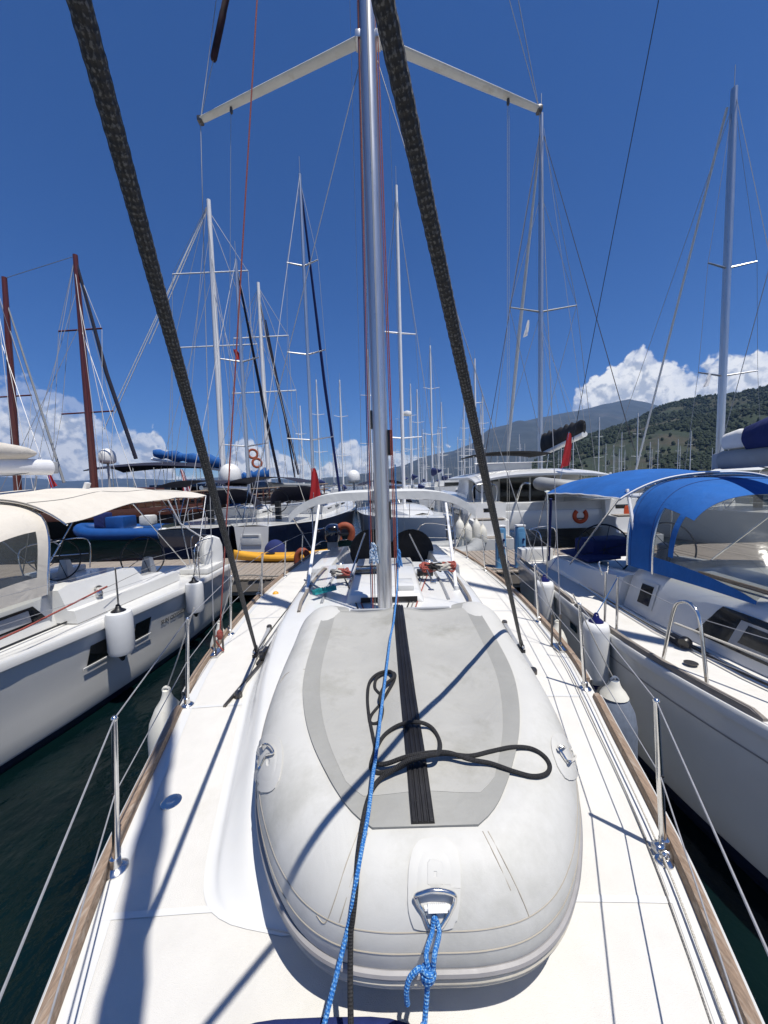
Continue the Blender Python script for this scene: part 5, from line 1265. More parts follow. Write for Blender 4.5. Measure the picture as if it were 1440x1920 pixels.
for cx_, y_, z_, par in ((XL, 6.37, 3.37, ly), (XR, 4.87, 3.10, ry)):
    MB().box((cx_, y_+.04, z_), (.12, .10, .20)).build('boom_end', 'greyplastic', par, bevel=.02)
    line('reef_line', 'rope_grey', par, [V(cx_+.06, y_, z_), V(cx_+.05, y_-.9, z_-.16), V(cx_+.05, y_-1.8, z_-.05)], .007, 6, 5)
    line('topping_lift', 'wire', par, [V(cx_, y_+.05, z_+.1), V(cx_, y_-3.2, 15.5)], .004, 5)

# ================================================================== boats beyond the pontoon
def make_yacht(name, label, L, beam, fb, hullm='hull', deckm='gel', hoodm='navy', mast_y=.45, mast_h=15, mast_r=.09, mastm='alu', spread=(.42, .72), furl=None, detail=True, group=None, boomm='alu', coverm=None, transom_w=.62, transomm='gel'):
    """built at the origin, stern at y = 0, bow at y = L"""
    t = thing(name, label, 'sailboat', (0, 0, 0), group)
    hb = beam/2
    st = resample([(0, hb*transom_w, fb*.98, hb*transom_w*.8, -.1), (L*.12, hb*.80, fb*.96, hb*.7, -.3), (L*.35, hb*.98, fb*.95, hb*.92, -.45), (L*.55, hb, fb*.98, hb*.93, -.45), (L*.75, hb*.82, fb*1.04, hb*.68, -.4), (L*.92, hb*.36, fb*1.10, hb*.2, -.2), (L, .03, fb*1.14, .01, 0)], 26 if detail else 12)
    rings_hull = hull_loft(0, st, t, hullm, transom=False)
    hw = hb*transom_w
    MB().prism([V(-hw, -.004, fb*.98), V(hw, -.004, fb*.98), V(hw*.8, .0, .02), V(-hw*.8, .0, .02)], (0, .05, 0)).build('transom', transomm, t)
    deck_grid(0, st, t, deckm, .05)
    def zd(y): return interp(y, [(q[0], q[2]) for q in st])
    def cr(y, w, h): z = zd(y); return [(-w-.06, y, z), (-w, y, z+h*.8), (-w+.12, y, z+h), (0, y, z+h+.08), (w-.12, y, z+h), (w, y, z+h*.8), (w+.06, y, z)]
    MB().loft([cr(L*.34, hb*.62, .44), cr(L*.45, hb*.62, .46), cr(L*.6, hb*.56, .40), cr(L*.72, hb*.4, .22), cr(L*.78, hb*.3, .04)], False, True).build('coachroof', 'gel', t, ang=35)
    mz = zd(L*mast_y)+.4
    mast = MB().loft([[(mast_r*k*math.cos(q), L*mast_y+mast_r*1.3*k*math.sin(q), z) for q in [2*math.pi*j/12 for j in range(12)]] for z, k in ((mz-.4, 1), (mast_h*.8, 1), (mast_h, .8))], True, True, True).build('mast', mastm, t, ang=50)
    MB().tube([V(0, L*mast_y, mast_h), V(.0, L*mast_y, mast_h+.9)], .012, 5).build('antenna', 'wire', mast)
    tips_ = []
    for f_, w_ in zip(spread, (hb*.62, hb*.5, hb*.4)):
        z = mast_h*f_
        for s in (-1, 1): MB().tube([V(0, L*mast_y, z), V(s*w_, L*mast_y-.25, z+.12)], [.045, .03], 6).build('spreader', mastm, mast)
        tips_.append((w_, z+.12))
    for s in (-1, 1):
        pts = [V(s*hb*.9, L*mast_y-.2, zd(L*mast_y))] + [V(s*w_, L*mast_y-.25, z) for w_, z in tips_] + [V(0, L*mast_y, mast_h*.98)]
        line('shroud', 'wire', t, pts, .010, 4)
    line('backstay', 'wire', t, [V(0, .1, fb+.1), V(0, L*mast_y, mast_h)], .014, 4)
    if furl: MB().tube([V(0, L*.97, fb*1.3), V(0, L*.75, fb+mast_h*.4), V(0, L*mast_y+.15, mast_h*.96)], [.09, .10, .05], 10).build('furled_genoa', furl, t)
    else: line('forestay', 'wire', t, [V(0, L*.98, fb*1.15), V(0, L*mast_y, mast_h*.97)], .014, 4)
    bz = mz+1.0
    MB().tube([V(0, L*mast_y-.1, bz), V(0, L*.12, bz+.1)], .09, 10).build('boom', boomm, t)
    if coverm: MB().loft([[(w*math.cos(q), y, bz+.25+h*math.sin(q)) for q in [2*math.pi*k/12 for k in range(12)]] for y, w, h in ((L*mast_y-.15, .22, .5), (L*.3, .2, .32), (L*.14, .1, .15))], True, True, True).build('sail_cover', coverm, t, ang=60)
    if detail:
        for s in (-1, 1):
            for k, y in enumerate((L*.40, L*.52, L*.62)):
                MB().box((s*(hb*.62+.0), y, zd(y)+.22), (.05, L*.06, .13)).build('cabin_window', 'glassdark', t, bevel=.02)
            tp = [V(s*(interp(y, [(q[0], q[1]) for q in st])-.08), y, zd(y)+.62) for y in (L*.18, L*.32, L*.46, L*.6, L*.74, L*.86)]
            for q in tp: MB().tube([q-V(0, 0, .62), q], .014, 6).build('stanchion', 'steel', t)
            line('lifeline', 'wire', t, [V(s*hw, .1, fb+.62)] + tp + [V(s*.15, L*.98, fb+.75)], .008, 4)
            line('lifeline', 'wire', t, [V(s*hw, .1, fb+.32)] + [q-V(0, 0, .3) for q in tp] + [V(s*.15, L*.98, fb+.45)], .008, 4)
            MB().tube(spline([V(s*hw*.9, .1, fb), V(s*hw*.9, .1, fb+.65), V(s*hw*.3, .05, fb+.65), V(s*hw*.3, .05, fb)], 4), .016, 6).build('pushpit', 'steel', t)
        def hood(u, v):
            th = math.pi*(1-v); w = hb*.6; H = .2+.75*math.sin(math.pi/2*u)**.8; c = math.cos(th)
            return V(w*math.copysign(abs(c)**.6, c), L*.40-1.3*u, fb+.42+H*math.sin(th)**.7)
        MB().sheet(hood, 8, 20, .01).build('sprayhood', hoodm, t, ang=60)
        MB().sheet(lambda u, v: V((2*v-1)*hb*.7, L*.06+2.2*u, fb+1.75-.25*abs(2*v-1)**2.4), 6, 14, .01).build('bimini', hoodm, t, ang=60)
        for s in (-1, 1):
            for u in (0, 1): MB().tube([V(s*hb*.7, L*.06+2.2*u, fb+1.5), V(s*hb*.68, L*.1+.8, fb)], .014, 6).build('bimini_leg', 'steel', t)
        c = V(0, L*.16, fb+.75); MB().torus(c, (0, -1, .2), .5, .02, 24, 6).box(c-V(0, -.12, .4), (.2, .2, .8)).build('steering_wheel', 'blackplastic', t)
    return t
def place(t, loc, rz=0): t.location = loc; t.rotation_euler.z = rz; return t
def flag_cloth(name, label, p, w, h, m, lean=0, stripes=None, cat='flag', pole=None):
    """limp cloth hanging from p"""
    t = thing(name, label, cat, p-V(0, 0, h))
    def fn(u, v): return V(p.x+lean*u*h+w*(v-.2)*(.25+.75*u**.7)+.04*w*math.sin(14*v+3*u), p.y+.10*w*math.sin(9*v+4*u)*(.3+u), p.z-h*u*(1-.12*v))
    if stripes:
        k = len(stripes)
        for i, mm in enumerate(stripes): MB().sheet(sub(fn, 0, 1, i/k, (i+1)/k), 10, 4, .006).build('stripe', mm, t, ang=70)
    else: MB().sheet(fn, 14, 14, .006).build('cloth', m, t, ang=70)
    if pole: MB().tube([p-V(pole[0], 0, h+pole[1]), p+V(.02, 0, .05)], .012, 6).build('pole', 'steel', t)
    return t

# navy hulled yacht, stern towards us
nv = make_yacht('sailing_yacht', 'navy hulled sailing yacht with white transom beyond the yellow kayak', 15.5, 4.3, 1.55, 'navyhull', hoodm='navy', mast_y=.52, mast_h=19.5, furl='darkblue', boomm='greytube', spread=(.28, .52, .76), transom_w=.30)
place(nv, (-4.75, 13.3, 0), -.10)
MB().box((-.02, -.03, 1.05), (.75, .03, .38)).build('transom_locker', 'greycanvas', nv, bevel=.02)
MB().box((-.02, -.05, 1.2), (.6, .02, .06)).build('transom_handle', 'greyplastic', nv)
MB().box((0, -.15, .42), (1.1, .35, .08)).build('bathing_platform', 'teakgrey', nv, bevel=.01)
nv2 = make_yacht('sailing_yacht', 'second navy hulled yacht with pale sheer line, left of the white transom', 13, 4.0, 1.5, 'navyhull', hoodm='navy', mast_y=.5, mast_h=14.5, furl='navy', spread=(.35, .65), transom_w=.45, transomm='navyhull')
place(nv2, (-7.35, 13.5, 0), -.03)
# white yacht with its bow towards us
wb = make_yacht('sailing_yacht', 'white sailing yacht lying bow towards us behind our mast, anchor at the stem', 11.5, 3.7, 1.35, 'hull', hoodm='navy', mast_y=.56, mast_h=17.2, mast_r=.085, mastm='paintmast', spread=(.30, .60))
place(wb, (-.65, 25.4, 0), math.pi+.27)
MB().tube([V(0, 11.25, 1.62), V(0, 11.9, 1.60), V(0, 11.95, 1.2)], .035, 8).tube([V(-.22, 11.85, 1.15), V(0, 11.98, 1.05), V(.22, 11.85, 1.15)], .03, 8).build('anchor', 'steel', wb)
MB().tube(spline([V(-.45, 10.6, 1.5), V(-.35, 11.2, 2.2), V(0, 11.7, 2.25), V(.35, 11.2, 2.2), V(.45, 10.6, 1.5)], 5), .016, 6).build('pulpit', 'steel', wb)
MB().lathe([(.02, -.12), (.22, -.08), (.24, 0), (.2, .1), (.05, .15)], V(-.30, 6.4, 6.4), n=18).build('radar_dome', 'plastic', wb)
# right-hand far yacht whose mast rises above the blue bimini
m3 = ony(1352, 780, 17); m3t = ony(1383, 165, 17)
yc = make_yacht('sailing_yacht', 'sailing yacht whose tall mast rises at the right edge behind the blue bimini', 14, 4.2, 1.5, 'hull', hoodm='greycanvas', mast_y=.30, mast_h=m3t.z, mast_r=.13, spread=(.38, .62), furl=None)
place(yc, (m3.x-.0, 17-14*.30, 0), 0)
MB().tube([V(-.3, 9.8, 1.9), V(-.1, 4.4, m3t.z*.97)], .05, 8).build('furled_jib', 'sail', yc)
# ---- catamaran
CTX, CTY = 6.9, 13.6
ct = thing('catamaran', 'white catamaran moored stern-to behind the service pedestals, with dark flybridge canopy', 'catamaran', (CTX, CTY, 0))
for s in (-1, 1):
    cx = CTX+s*2.75
    rows = []
    for y, w, zt in ((CTY, .62, .75), (CTY+.7, .68, .78), (CTY+.75, .70, 1.35), (CTY+1.3, .74, 1.4), (CTY+1.35, .76, 2.0), (CTY+5, .85, 2.05), (CTY+9, .7, 2.15), (CTY+12.5, .06, 2.3)):
        rows.append([(cx-w, y, zt), (cx-w, y, zt*.5), (cx-w*.75, y, .0), (cx-w*.5, y, -.4), (cx+w*.5, y, -.4), (cx+w*.75, y, 0), (cx+w, y, zt*.5), (cx+w, y, zt)])
    MB().loft(rows, True, True, True).build('hull', 'gel', ct, ang=35)
    for y, z in ((CTY+.35, .775), (CTY+1.02, 1.405)): MB().box((cx, y, z), (1.15, .5, .03)).build('step_tread', 'teakgrey', ct)
    MB().box((cx-s*.1, CTY+1.33, 1.72), (.5, .04, .16)).build('transom_vent', 'glassdark', ct, bevel=.02)
    MB().tube(spline([V(cx-.5, CTY+1.4, 2.0), V(cx-.5, CTY+1.4, 2.7), V(cx+.4, CTY+1.5, 2.7), V(cx+.4, CTY+1.5, 2.0)], 5), .018, 6).build('stern_rail', 'steel', ct)
    MB().box((cx+s*.86, CTY+4.0, 1.55), (.03, 3.0, .22)).build('hull_window', 'glassdark', ct)
MB().box((CTX, CTY+5.5, 1.25), (4.4, 8.0, .8)).build('bridge_deck', 'gel', ct, bevel=.1)
MB().box((CTX, CTY+1.75, 1.75), (4.2, .35, .45)).build('aft_seat', 'greycanvas', ct, bevel=.05)
MB().loft([[(CTX+a*w, y, z) for a in (-1, 1) for _ in (0,)] + [(CTX+w*.9, y, z+h), (CTX-w*.9, y, z+h)] for y, w, z, h in ((CTY+4.6, 2.9, 1.7, 1.45), (CTY+8.2, 2.7, 1.75, 1.3), (CTY+9.6, 2.2, 1.8, .3))], True, True, True).build('saloon', 'gel', ct, ang=30)
for x0, x1 in ((-2.5, -1.3), (-1.2, .2), (.3, 1.5)): MB().box((CTX+(x0+x1)/2, CTY+4.585, 2.42), (x1-x0, .03, 1.15)).build('saloon_door', 'glassdark', ct)
MB().box((CTX-1.95, CTY+4.2, 2.3), (1.0, .5, 1.1)).build('helm_bulkhead', 'greycanvas', ct, bevel=.04)
MB().torus(V(CTX-2.2, CTY+3.9, 2.75), (0, -1, .1), .42, .02, 24, 6).build('steering_wheel', 'blackplastic', ct)
MB().sheet(lambda u, v: V(CTX+3.05*(2*v-1), CTY+1.9+6.5*u, 3.28-.30*abs(2*v-1)**3-.22*(max(0, .25-u)/.25)**2), 14, 24, .09).build('hardtop', 'gel', ct, ang=60)
for s in (-1, 1):
    for y in (CTY+2.1, CTY+4.5): MB().tube([V(CTX+s*2.75, y, 2.0), V(CTX+s*2.7, y+.1, 3.1)], .045, 8).build('hardtop_post', 'gel', ct)
MB().sheet(lambda u, v: V(CTX-.7+1.9*(2*v-1), CTY+4.4+2.6*u, 4.22-.14*abs(2*v-1)**2.6), 8, 18, .05).build('flybridge_canopy', 'blackcanvas', ct, ang=60)
for s in (-1, 1):
    for u in (0, 1): MB().tube([V(CTX-.7+s*1.7, CTY+4.5+2.4*u, 3.2), V(CTX-.7+s*1.8, CTY+4.5+2.4*u, 4.1)], .022, 8).build('canopy_leg', 'steel', ct)
MB().tube([V(CTX-2.5, CTY+4.3, 3.72), V(CTX+1.2, CTY+4.3, 3.72)], .018, 6).build('flybridge_rail', 'steel', ct)
MB().box((CTX-.8, CTY+5.4, 3.5), (2.4, 1.4, .5)).build('flybridge_seat', 'greycanvas', ct, bevel=.06)
for x in (-1.4, -.2): MB().tube(spline([V(CTX+x, CTY+1.8, 2.0), V(CTX+x, CTY+1.2, 2.7), V(CTX+x, CTY+.4, 2.75)], 5), .04, 8).build('davit', 'steel', ct)
mb0 = ony(1013, 840, 20.5); mbt = ony(1016, 215, 20.5)
cm_ = MB().loft([[(mb0.x+.12*k*math.cos(q), 20.5+.17*k*math.sin(q), z) for q in [2*math.pi*j/14 for j in range(14)]] for z, k in ((3.2, 1), (mbt.z*.8, 1), (mbt.z, .8))], True, True, True).build('mast', 'alu', ct, ang=50)
MB().tube([V(mb0.x, 20.5, mbt.z), V(mb0.x, 20.5, mbt.z+1.0)], .015, 5).build('antenna', 'wire', cm_)
sz = ony(1013, 585, 20.5).z
for s in (-1, 1):
    MB().tube([V(mb0.x, 20.5, sz), V(mb0.x+s*1.75, 20.2, sz+.15)], [.05, .03], 6).build('spreader', 'greytube', cm_)
    line('shroud', 'wire', ct, [V(mb0.x+s*3.0, 20.2, 2.2), V(mb0.x+s*1.75, 20.2, sz+.15), V(mb0.x, 20.5, mbt.z*.98)], .014, 4)
    line('shroud', 'wire', ct, [V(mb0.x+s*2.8, 20.8, 2.2), V(mb0.x, 20.5, sz)], .012, 4)
    line('diamond_stay', 'wire', ct, [V(mb0.x, 20.4, 5.0), V(mb0.x+s*1.75, 20.2, sz+.15), V(mb0.x, 20.5, mbt.z*.82)], .014, 4)
MB().tube([V(mb0.x-.1, 26, 3.2), V(mb0.x-.05, 23.5, sz), V(mb0.x, 20.6, mbt.z*.96)], [.10, .11, .05], 8).build('furled_genoa', 'sail', ct)
bo0, bo1 = V(mb0.x+.1, 20.3, 4.25), ony(1096, 814, 15.6)
MB().tube([bo0, bo1], .12, 10).build('boom', 'sail', ct)
d = bo1-bo0; rows = []
for k_ in range(17):
    t_ = -.02+1.02*k_/16; w = (.17+.03*math.sin(k_*1.9))*(1 if k_ < 16 else .4); h = .56-.25*t_+.05*math.sin(k_*2.7)
    c = bo0+d*t_+V(0, 0, h*.8+.05); rows.append([c+V(w*math.cos(q), 0, h*math.sin(q)*(1 if math.sin(q) > 0 else .8)) for q in [2*math.pi*k/14 for k in range(14)]])
MB().loft(rows, True, True, True).build('sail_cover', 'blackcanvas', ct, ang=60)
for t_ in (.15, .5, .85): line('lazy_jack', 'wire', ct, [bo0+d*t_+V(.15, 0, .3), V(mb0.x, 20.4, sz-1)], .008, 4)
line('running_backstay', 'darkwire', ct, [ony(1020, 255, 20.3), ony(1190, 845, 15.5)], .016, 5)
line('running_backstay', 'darkwire', ct, [ony(1012, 255, 20.3), ony(905, 880, 15.5)], .014, 5)
line('topping_lift', 'wire', ct, [ony(1020, 240, 20.3), bo1+V(0, 0, .4)], .010, 4)
# davit dinghy
def rib(name, label, c, L, tubem, hullm, yaw=0, r=.2, hang=None, cat='dinghy', W=.72):
    t = thing(name, label, cat, (0, 0, 0))
    pts = [V(-L/2, -W, 0), V(-L*.2, -W, .02), V(L*.2, -W*.98, .05), V(L*.38, -W*.7, .12), V(L*.5, 0, .2), V(L*.38, W*.7, .12), V(L*.2, W*.98, .05), V(-L*.2, W, .02), V(-L/2, W, 0)]
    P = spline(pts, 6); n = len(P)
    MB().tube(P, [r*(.55 if i in (0, n-1) else 1) for i in range(n)], 14).build('tube', tubem, t, ang=60)
    for s in (-1, 1): MB().lathe([(r*1.02, -.10), (r*1.02, .08), (r*.7, .22), (.02, .28)], V(-L/2+.05, s*W, 0), (-1, 0, 0), 14).build('tube_end', 'plastic', t, ang=60)
    MB().loft([[V(x, -w, .0), V(x, -w*.7, -.22*k), V(x, 0, -.36*k), V(x, w*.7, -.22*k), V(x, w, .0)] for x, w, k in ((-L*.48, W, .9), (-L*.2, W, 1), (L*.2, W*.9, .95), (L*.42, W*.45, .5))], False, True).build('hull', hullm, t, ang=40)
    MB().box((-L*.47, 0, .1), (.05, W*1.8, .42)).build('transom', hullm, t)
    MB().box((0, 0, .12), (.28, W*1.9, .05)).build('thwart', 'plastic', t)
    t.location = c; t.rotation_euler.z = yaw; return t
rib('davit_dinghy', 'pale grey tender hanging under the catamaran hardtop', V(CTX+.75, CTY+.75, 2.55), 3.3, 'greytube', 'hullgrey', math.pi+.04, .24)
lb = ony(1088, 967, CTY+1.5)
t = thing('lifebuoy', 'orange horseshoe lifebuoy on the catamaran stern rail', 'lifebuoy', lb-V(0, 0, .3))
MB().torus(lb, (0, -1, 0), .24, .085, 24, 10, -.9, math.pi+.9).build('body', 'orange', t, ang=60)
MB().box(lb+V(0, -.05, -.1), (.3, .03, .04)).build('strap', 'blackplastic', t)
lb = ony(1173, 966, CTY+1.4)
single(MB().loft([[lb+V(w*a, .1*b, z) for a, b in ((-1, -1), (1, -1), (1, 1), (-1, 1))] for z, w in ((-.42, .18), (-.1, .17), (.3, .12), (.4, .09))], True, True, True), 'liferaft_valise', 'orange', 'orange rescue sling bag on the catamaran right hull', 'bag', lb-V(0, 0, .42), bevel=.02)
flag_cloth('flag', 'red ensign hanging limp below the black sail cover', ony(1066, 812, 15.4), .42, 1.45, 'red', -.18, pole=(.35, .6))
flag_cloth('flag', 'deep red triangular flag hanging beside the navy yacht', ony(585, 878, 12.9), .42, 1.10, 'red', -.05, pole=(.0, .5))
flag_cloth('flag', 'small red flag flying on a stay near the white masts', ony(438, 655, 26), .5, .7, 'red', .3)
flag_cloth('courtesy_flag', 'small white flag on the forestay of the catamaran', ony(990, 600, 21.5), .28, .95, 'flagwhite', -.25)
flag_cloth('courtesy_flag', 'small white flag under the spreader of the right edge mast', ony(1330, 700, 16.5), .28, .6, 'flagwhite', -.4)
flag_cloth('flag', 'red flag at the stern of the left yacht, behind its canopy', ony(85, 880, 9.2), .16, .46, 'red', .28, pole=(-.2, .2))
flag_cloth('striped_flag', 'red and white striped flag hanging limp under the navy awning', ony(338, 880, 23.5), .50, 1.5, 'red', .12, stripes=['darkblue', 'red', 'flagwhite', 'red', 'flagwhite', 'red', 'flagwhite', 'red'], pole=(.5, .3))
# fenders in a bunch at the white yacht's stem side, and the numbered tender
for k, (px, py, h) in enumerate(((862, 965, .75), (877, 972, .75), (868, 990, .7), (893, 968, .8), (905, 978, .8))):
    p = ony(px, py+24, 13.2+.1*k)
    fender('fender', 'off-white fender in the bunch hanging right of our mast', p.z-.4, p.x, p.y, h, .16, 'fender', group='bunch of fenders right of our mast', line_to=V(p.x+.1, p.y+.2, p.z+.9))
tn = rib('inflatable_tender', 'grey inflatable tender marked 6 floating beyond the pontoon', V(1.95, 13.0, .42), 2.7, 'greytube', 'hullgrey', .1, .27)
MB().box((-.1, -.985, .06), (.34, .012, .30)).build('number_patch', 'plastic', tn, bevel=.003)
me = text_mesh('6', .34)
for v in me.vertices: v.co = (v.co.x-.19, -.994-v.co.z, v.co.y-.05)
me.materials.clear(); me.materials.append(M['ink']); o = bpy.data.objects.new('number', me); COL.objects.link(o); o.parent = tn
# blue tender hung at the left
rb = rib('blue_tender', 'blue inflatable tender with white tube ends hanging behind the left canopy', V(-10.0, 14.6, 1.30), 3.7, 'bluetube', 'dgreen', math.pi, .22, W=.8)
MB().box((.3, 0, .42), (.7, .8, .45)).build('seat', 'bluetube', rb, bevel=.05)
MB().box((1.0, 0, .5), (.4, .5, .6)).build('console', 'darkblue', rb, bevel=.05)
MB().box((-.7, -.1, .45), (.45, .5, .4)).build('bag', 'greycanvas', rb, bevel=.08)
# ---- gulets on the far left
def gulet(name, label, x0, x1, y, zr, masts, hullm, railm, mastm, cover, canopy, balusters=True):
    t = thing(name, label, 'gulet', ((x0+x1)/2, y, 0)); L = x1-x0; B = 2.9
    rows = []
    for i in range(21):
        u = i/20; x = x0+L*u; w = B*math.sin(math.pi*min(1, .14+.86*u))**.55 if u < .98 else .25; z = zr-.9+.6*(2*u-1)**2*.5
        w = max(w, .2)
        rows.append([(x, y-w, z), (x, y-w*.97, z*.5), (x, y-w*.8, .0), (x, y, -.8), (x, y+w*.8, 0), (x, y+w*.97, z*.5), (x, y+w, z)])
    MB().loft(rows, False, True, True).build('hull', hullm, t, ang=40)
    MB().loft([[r_[0], V(r_[0][0], 0, 0)*0+V(r_[0][0], y, r_[0][2]+.05), r_[-1]] for r_ in rows], False).build('deck', 'teakgrey', t)
    MB().loft([[(r_[0][0], r_[0][1]-.04, r_[0][2]-.45), (r_[0][0], r_[0][1]-.07, r_[0][2]-.2), (r_[0][0], r_[0][1]-.04, r_[0][2]+.08), (r_[0][0], r_[0][1]+.06, r_[0][2]+.08)] for r_ in rows], False).build('bulwark', railm, t)
    for s, k in ((-1, 0), (1, 6)):
        for dz in (.42, .85): MB().tube([V(r_[k][0], r_[k][1], r_[k][2]+dz) for r_ in rows], .05, 6).build('rail', 'teak', t)
        if s < 0 and balusters:
            for i in range(46):
                u = (i+.5)/46*20; a = int(u); f_ = u-a; p = V(*rows[a][k])*(1-f_)+V(*rows[min(a+1, 20)][k])*f_
                MB().lathe([(.06, 0), (.04, .1), (.09, .3), (.06, .5), (.03, .62), (.05, .85)], p, n=6).build('baluster', 'gunwood', t)
    MB().box(((x0+x1)/2+L*.05, y, zr-.1), (L*.45, B*1.1, 1.3)).build('deckhouse', 'gunwood' if railm == 'gunwood' else 'navyhull', t, bevel=.08)
    for k in range(6): MB().box((x0+L*(.36+.07*k), y-B*.55-.01, zr+.1), (L*.045, .03, .5)).build('deckhouse_window', 'glassdark', t)
    if canopy:
        c0, c1, zc = canopy
        MB().sheet(lambda u, v: V(c0+(c1-c0)*v, y-2.2+4.4*u, zc-.35*abs(2*u-1)**2+.25*math.sin(math.pi*v)), 10, 24, .06).build('awning', 'navy', t, ang=60)
        for k in range(6):
            for s in (-1, 1): MB().tube([V(c0+(c1-c0)*(.05+.18*k), y+s*2.0, zr), V(c0+(c1-c0)*(.05+.18*k), y+s*2.0, zc-.2)], .035, 6).build('awning_post', 'steel', t)
    for (mx, mzt, r_, sp) in masts:
        mo = MB().loft([[(mx[0]+(mx[1]-mx[0])*k+r_*q_*math.cos(q), y+r_*q_*math.sin(q), z) for q in [2*math.pi*j/12 for j in range(12)]] for z, q_, k in ((zr-.5, 1.15, 0), (mzt*.6, 1, .6), (mzt, .7, 1))], True, True, True).build('mast', mastm, t, ang=50)
        for z, w in sp:
            MB().tube([V(mx[0]-w, y+.0, z), V(mx[0]+w, y, z+.1)], .05, 6).build('spreader', mastm, mo)
            for s in (-1, 1): line('shroud', 'wire', t, [V(mx[0]+s*w*1.15, y-1.5, zr), V(mx[0]+s*w, y, z), V(mx[0], y, mzt*.98)], .02, 4)
        for s in (-1, 1):
            for dxx in (2.2, 3.2, 4.4): line('shroud', 'wire', t, [V(mx[0]+s*dxx, y-2.2, zr), V(mx[0], y, mzt*(.98-.1*(dxx-2.2)))], .02, 4)
    for c in cover:
        (bx0, bz0), (bx1, bz1) = c
        rws = []
        for k in range(13):
            u = k/12; cc = V(bx0+(bx1-bx0)*u, y, bz0+(bz1-bz0)*u); h = .32+.10*math.sin(k*2.1)+.18*u
            rws.append([cc+V(0, .28*math.cos(q), h*math.sin(q)+.04*math.sin(3*q+k)) for q in [2*math.pi*j/12 for j in range(12)]])
        MB().loft(rws, True, True, True).build('sail_cover', 'bluesail', t, ang=60)
        MB().tube([V(bx0-.3, y, bz0-.45), V(bx1, y, bz1-.6)], .11, 8).build('boom', mastm, t)
    return t
G1, G2 = 25, 31
def at(px, py, y): p = ony(px, py, y); return p
a, b = at(24, 845, G1), at(174, 880, G1)
g1 = gulet('gulet', 'varnished wooden gulet with two red-brown masts at the far left', -31, -11.0, G1, 2.55,
      [((a.x, at(8, 520, G1).x), at(8, 520, G1).z, .20, ((at(20, 745, G1).z, 1.6),)), ((b.x, at(141, 478, G1).x), at(141, 478, G1).z, .20, ((at(150, 620, G1).z, 1.4), (at(165, 775, G1).z, 1.7)))],
      'gundark', 'gunwood', 'woodmast', [], None)
line('triatic_stay', 'wire', g1, [V(at(8, 522, G1).x, G1, at(8, 522, G1).z), V(at(141, 480, G1).x, G1, at(141, 480, G1).z)], .02, 4)
MB().tube([at(143, 490, G1), at(200, 700, G1), at(255, 860, G1)], [.07, .12, .12], 8).build('furled_staysail', 'navy', g1)
MB().tube([at(10, 560, G1), at(55, 700, G1), at(120, 905, G1)], [.04, .06, .08], 6).build('furled_jib', 'greytube', g1)
a, b = at(415, 840, G2), at(503, 880, G2)
g2 = gulet('gulet', 'dark gulet with two white masts, navy awning and bright blue sail covers', -25, -4.6, G2, 2.75,
      [((a.x, at(391, 375, G2).x), at(391, 375, G2).z, .22, ((at(400, 512, G2).z, 3.0), (at(407, 650, G2).z, 3.4))), ((b.x, at(484, 530, G2).x), at(484, 530, G2).z, .17, ((at(492, 633, G2).z, 2.2), (at(500, 736, G2).z, 2.6)))],
      'gundark', 'gundark', 'paintmast', [((at(290, 848, G2).x, at(290, 850, G2).z), (at(416, 862, G2).x, at(416, 868, G2).z)), ((at(455, 905, G2).x, at(455, 895, G2).z), (at(507, 905, G2).x, at(507, 888, G2).z))],
      (at(195, 870, G2).x, at(400, 880, G2).x, at(300, 874, G2).z))
MB().tube([at(486, 560, G2), at(520, 720, G2), at(560, 890, G2)], [.05, .1, .1], 8).build('furled_jib', 'navy', g2)
MB().tube([at(498, 600, G2), at(530, 760, G2), at(553, 895, G2)], [.05, .07, .07], 8).build('furled_staysail', 'navy', g2)
for (p0, p1) in (((388, 390), (215, 760)), ((390, 385), (235, 730)), ((386, 400), (300, 600))):
    line('bowsprit_stay', 'sail', g2, [at(*p0, G2), at(*p1, G2), at(p1[0]-20, p1[1]+45, G2)], .035, 5)
MB().sheet(lambda u, v: at(428+22*v+3*u, 922+45*u+6*math.sin(3*v), G2-3.2)+V(0, .2*math.sin(6*v), 0), 8, 6, .02).build('hanging_cloth', 'bluesail', g2)
# satellite domes on posts
for (px, py, rp, y, lab) in ((432, 888, 19, 27, 'white satellite dome on a post, largest, above the gulet rail'), (201, 855, 14, 26, 'white satellite dome left of the navy awning'), (663, 893, 12, 30, 'small white satellite dome just left of our mast')):
    c = ony(px, py, y); r_ = rp/F_PX*y
    t = thing('satellite_dome', lab, 'antenna dome', (c.x, c.y, 2.2))
    MB().lathe([(r_*.62, -r_*.95), (r_*.92, -r_*.85), (r_*1.0, -r_*.6), (r_, -r_*.1), (r_*.94, r_*.3), (r_*.75, r_*.65), (r_*.42, r_*.9), (.02, r_)], c, n=24).build('dome', 'plastic', t, ang=60)
    MB().tube([V(c.x, c.y, 1.9), c-V(0, 0, r_*.9)], r_*.14, 8).build('post', 'greyplastic', t)
    MB().lathe([(r_*.7, 0), (r_*.72, .05), (r_*.5, .1)], c-V(0, 0, r_*1.02), n=18).build('base_ring', 'greyplastic', t)
for px, py, w_ in ((474, 851, 'upper'), (482, 868, 'lower')):
    c = ony(px, py, 26)
    single(MB().torus(c, (.5, -1, .2), .30, .085, 20, 8), 'ring_buoy', 'rust', w_+' of two brown and white ring buoys hanging on a stay', 'lifebuoy', c-V(0, 0, .35))
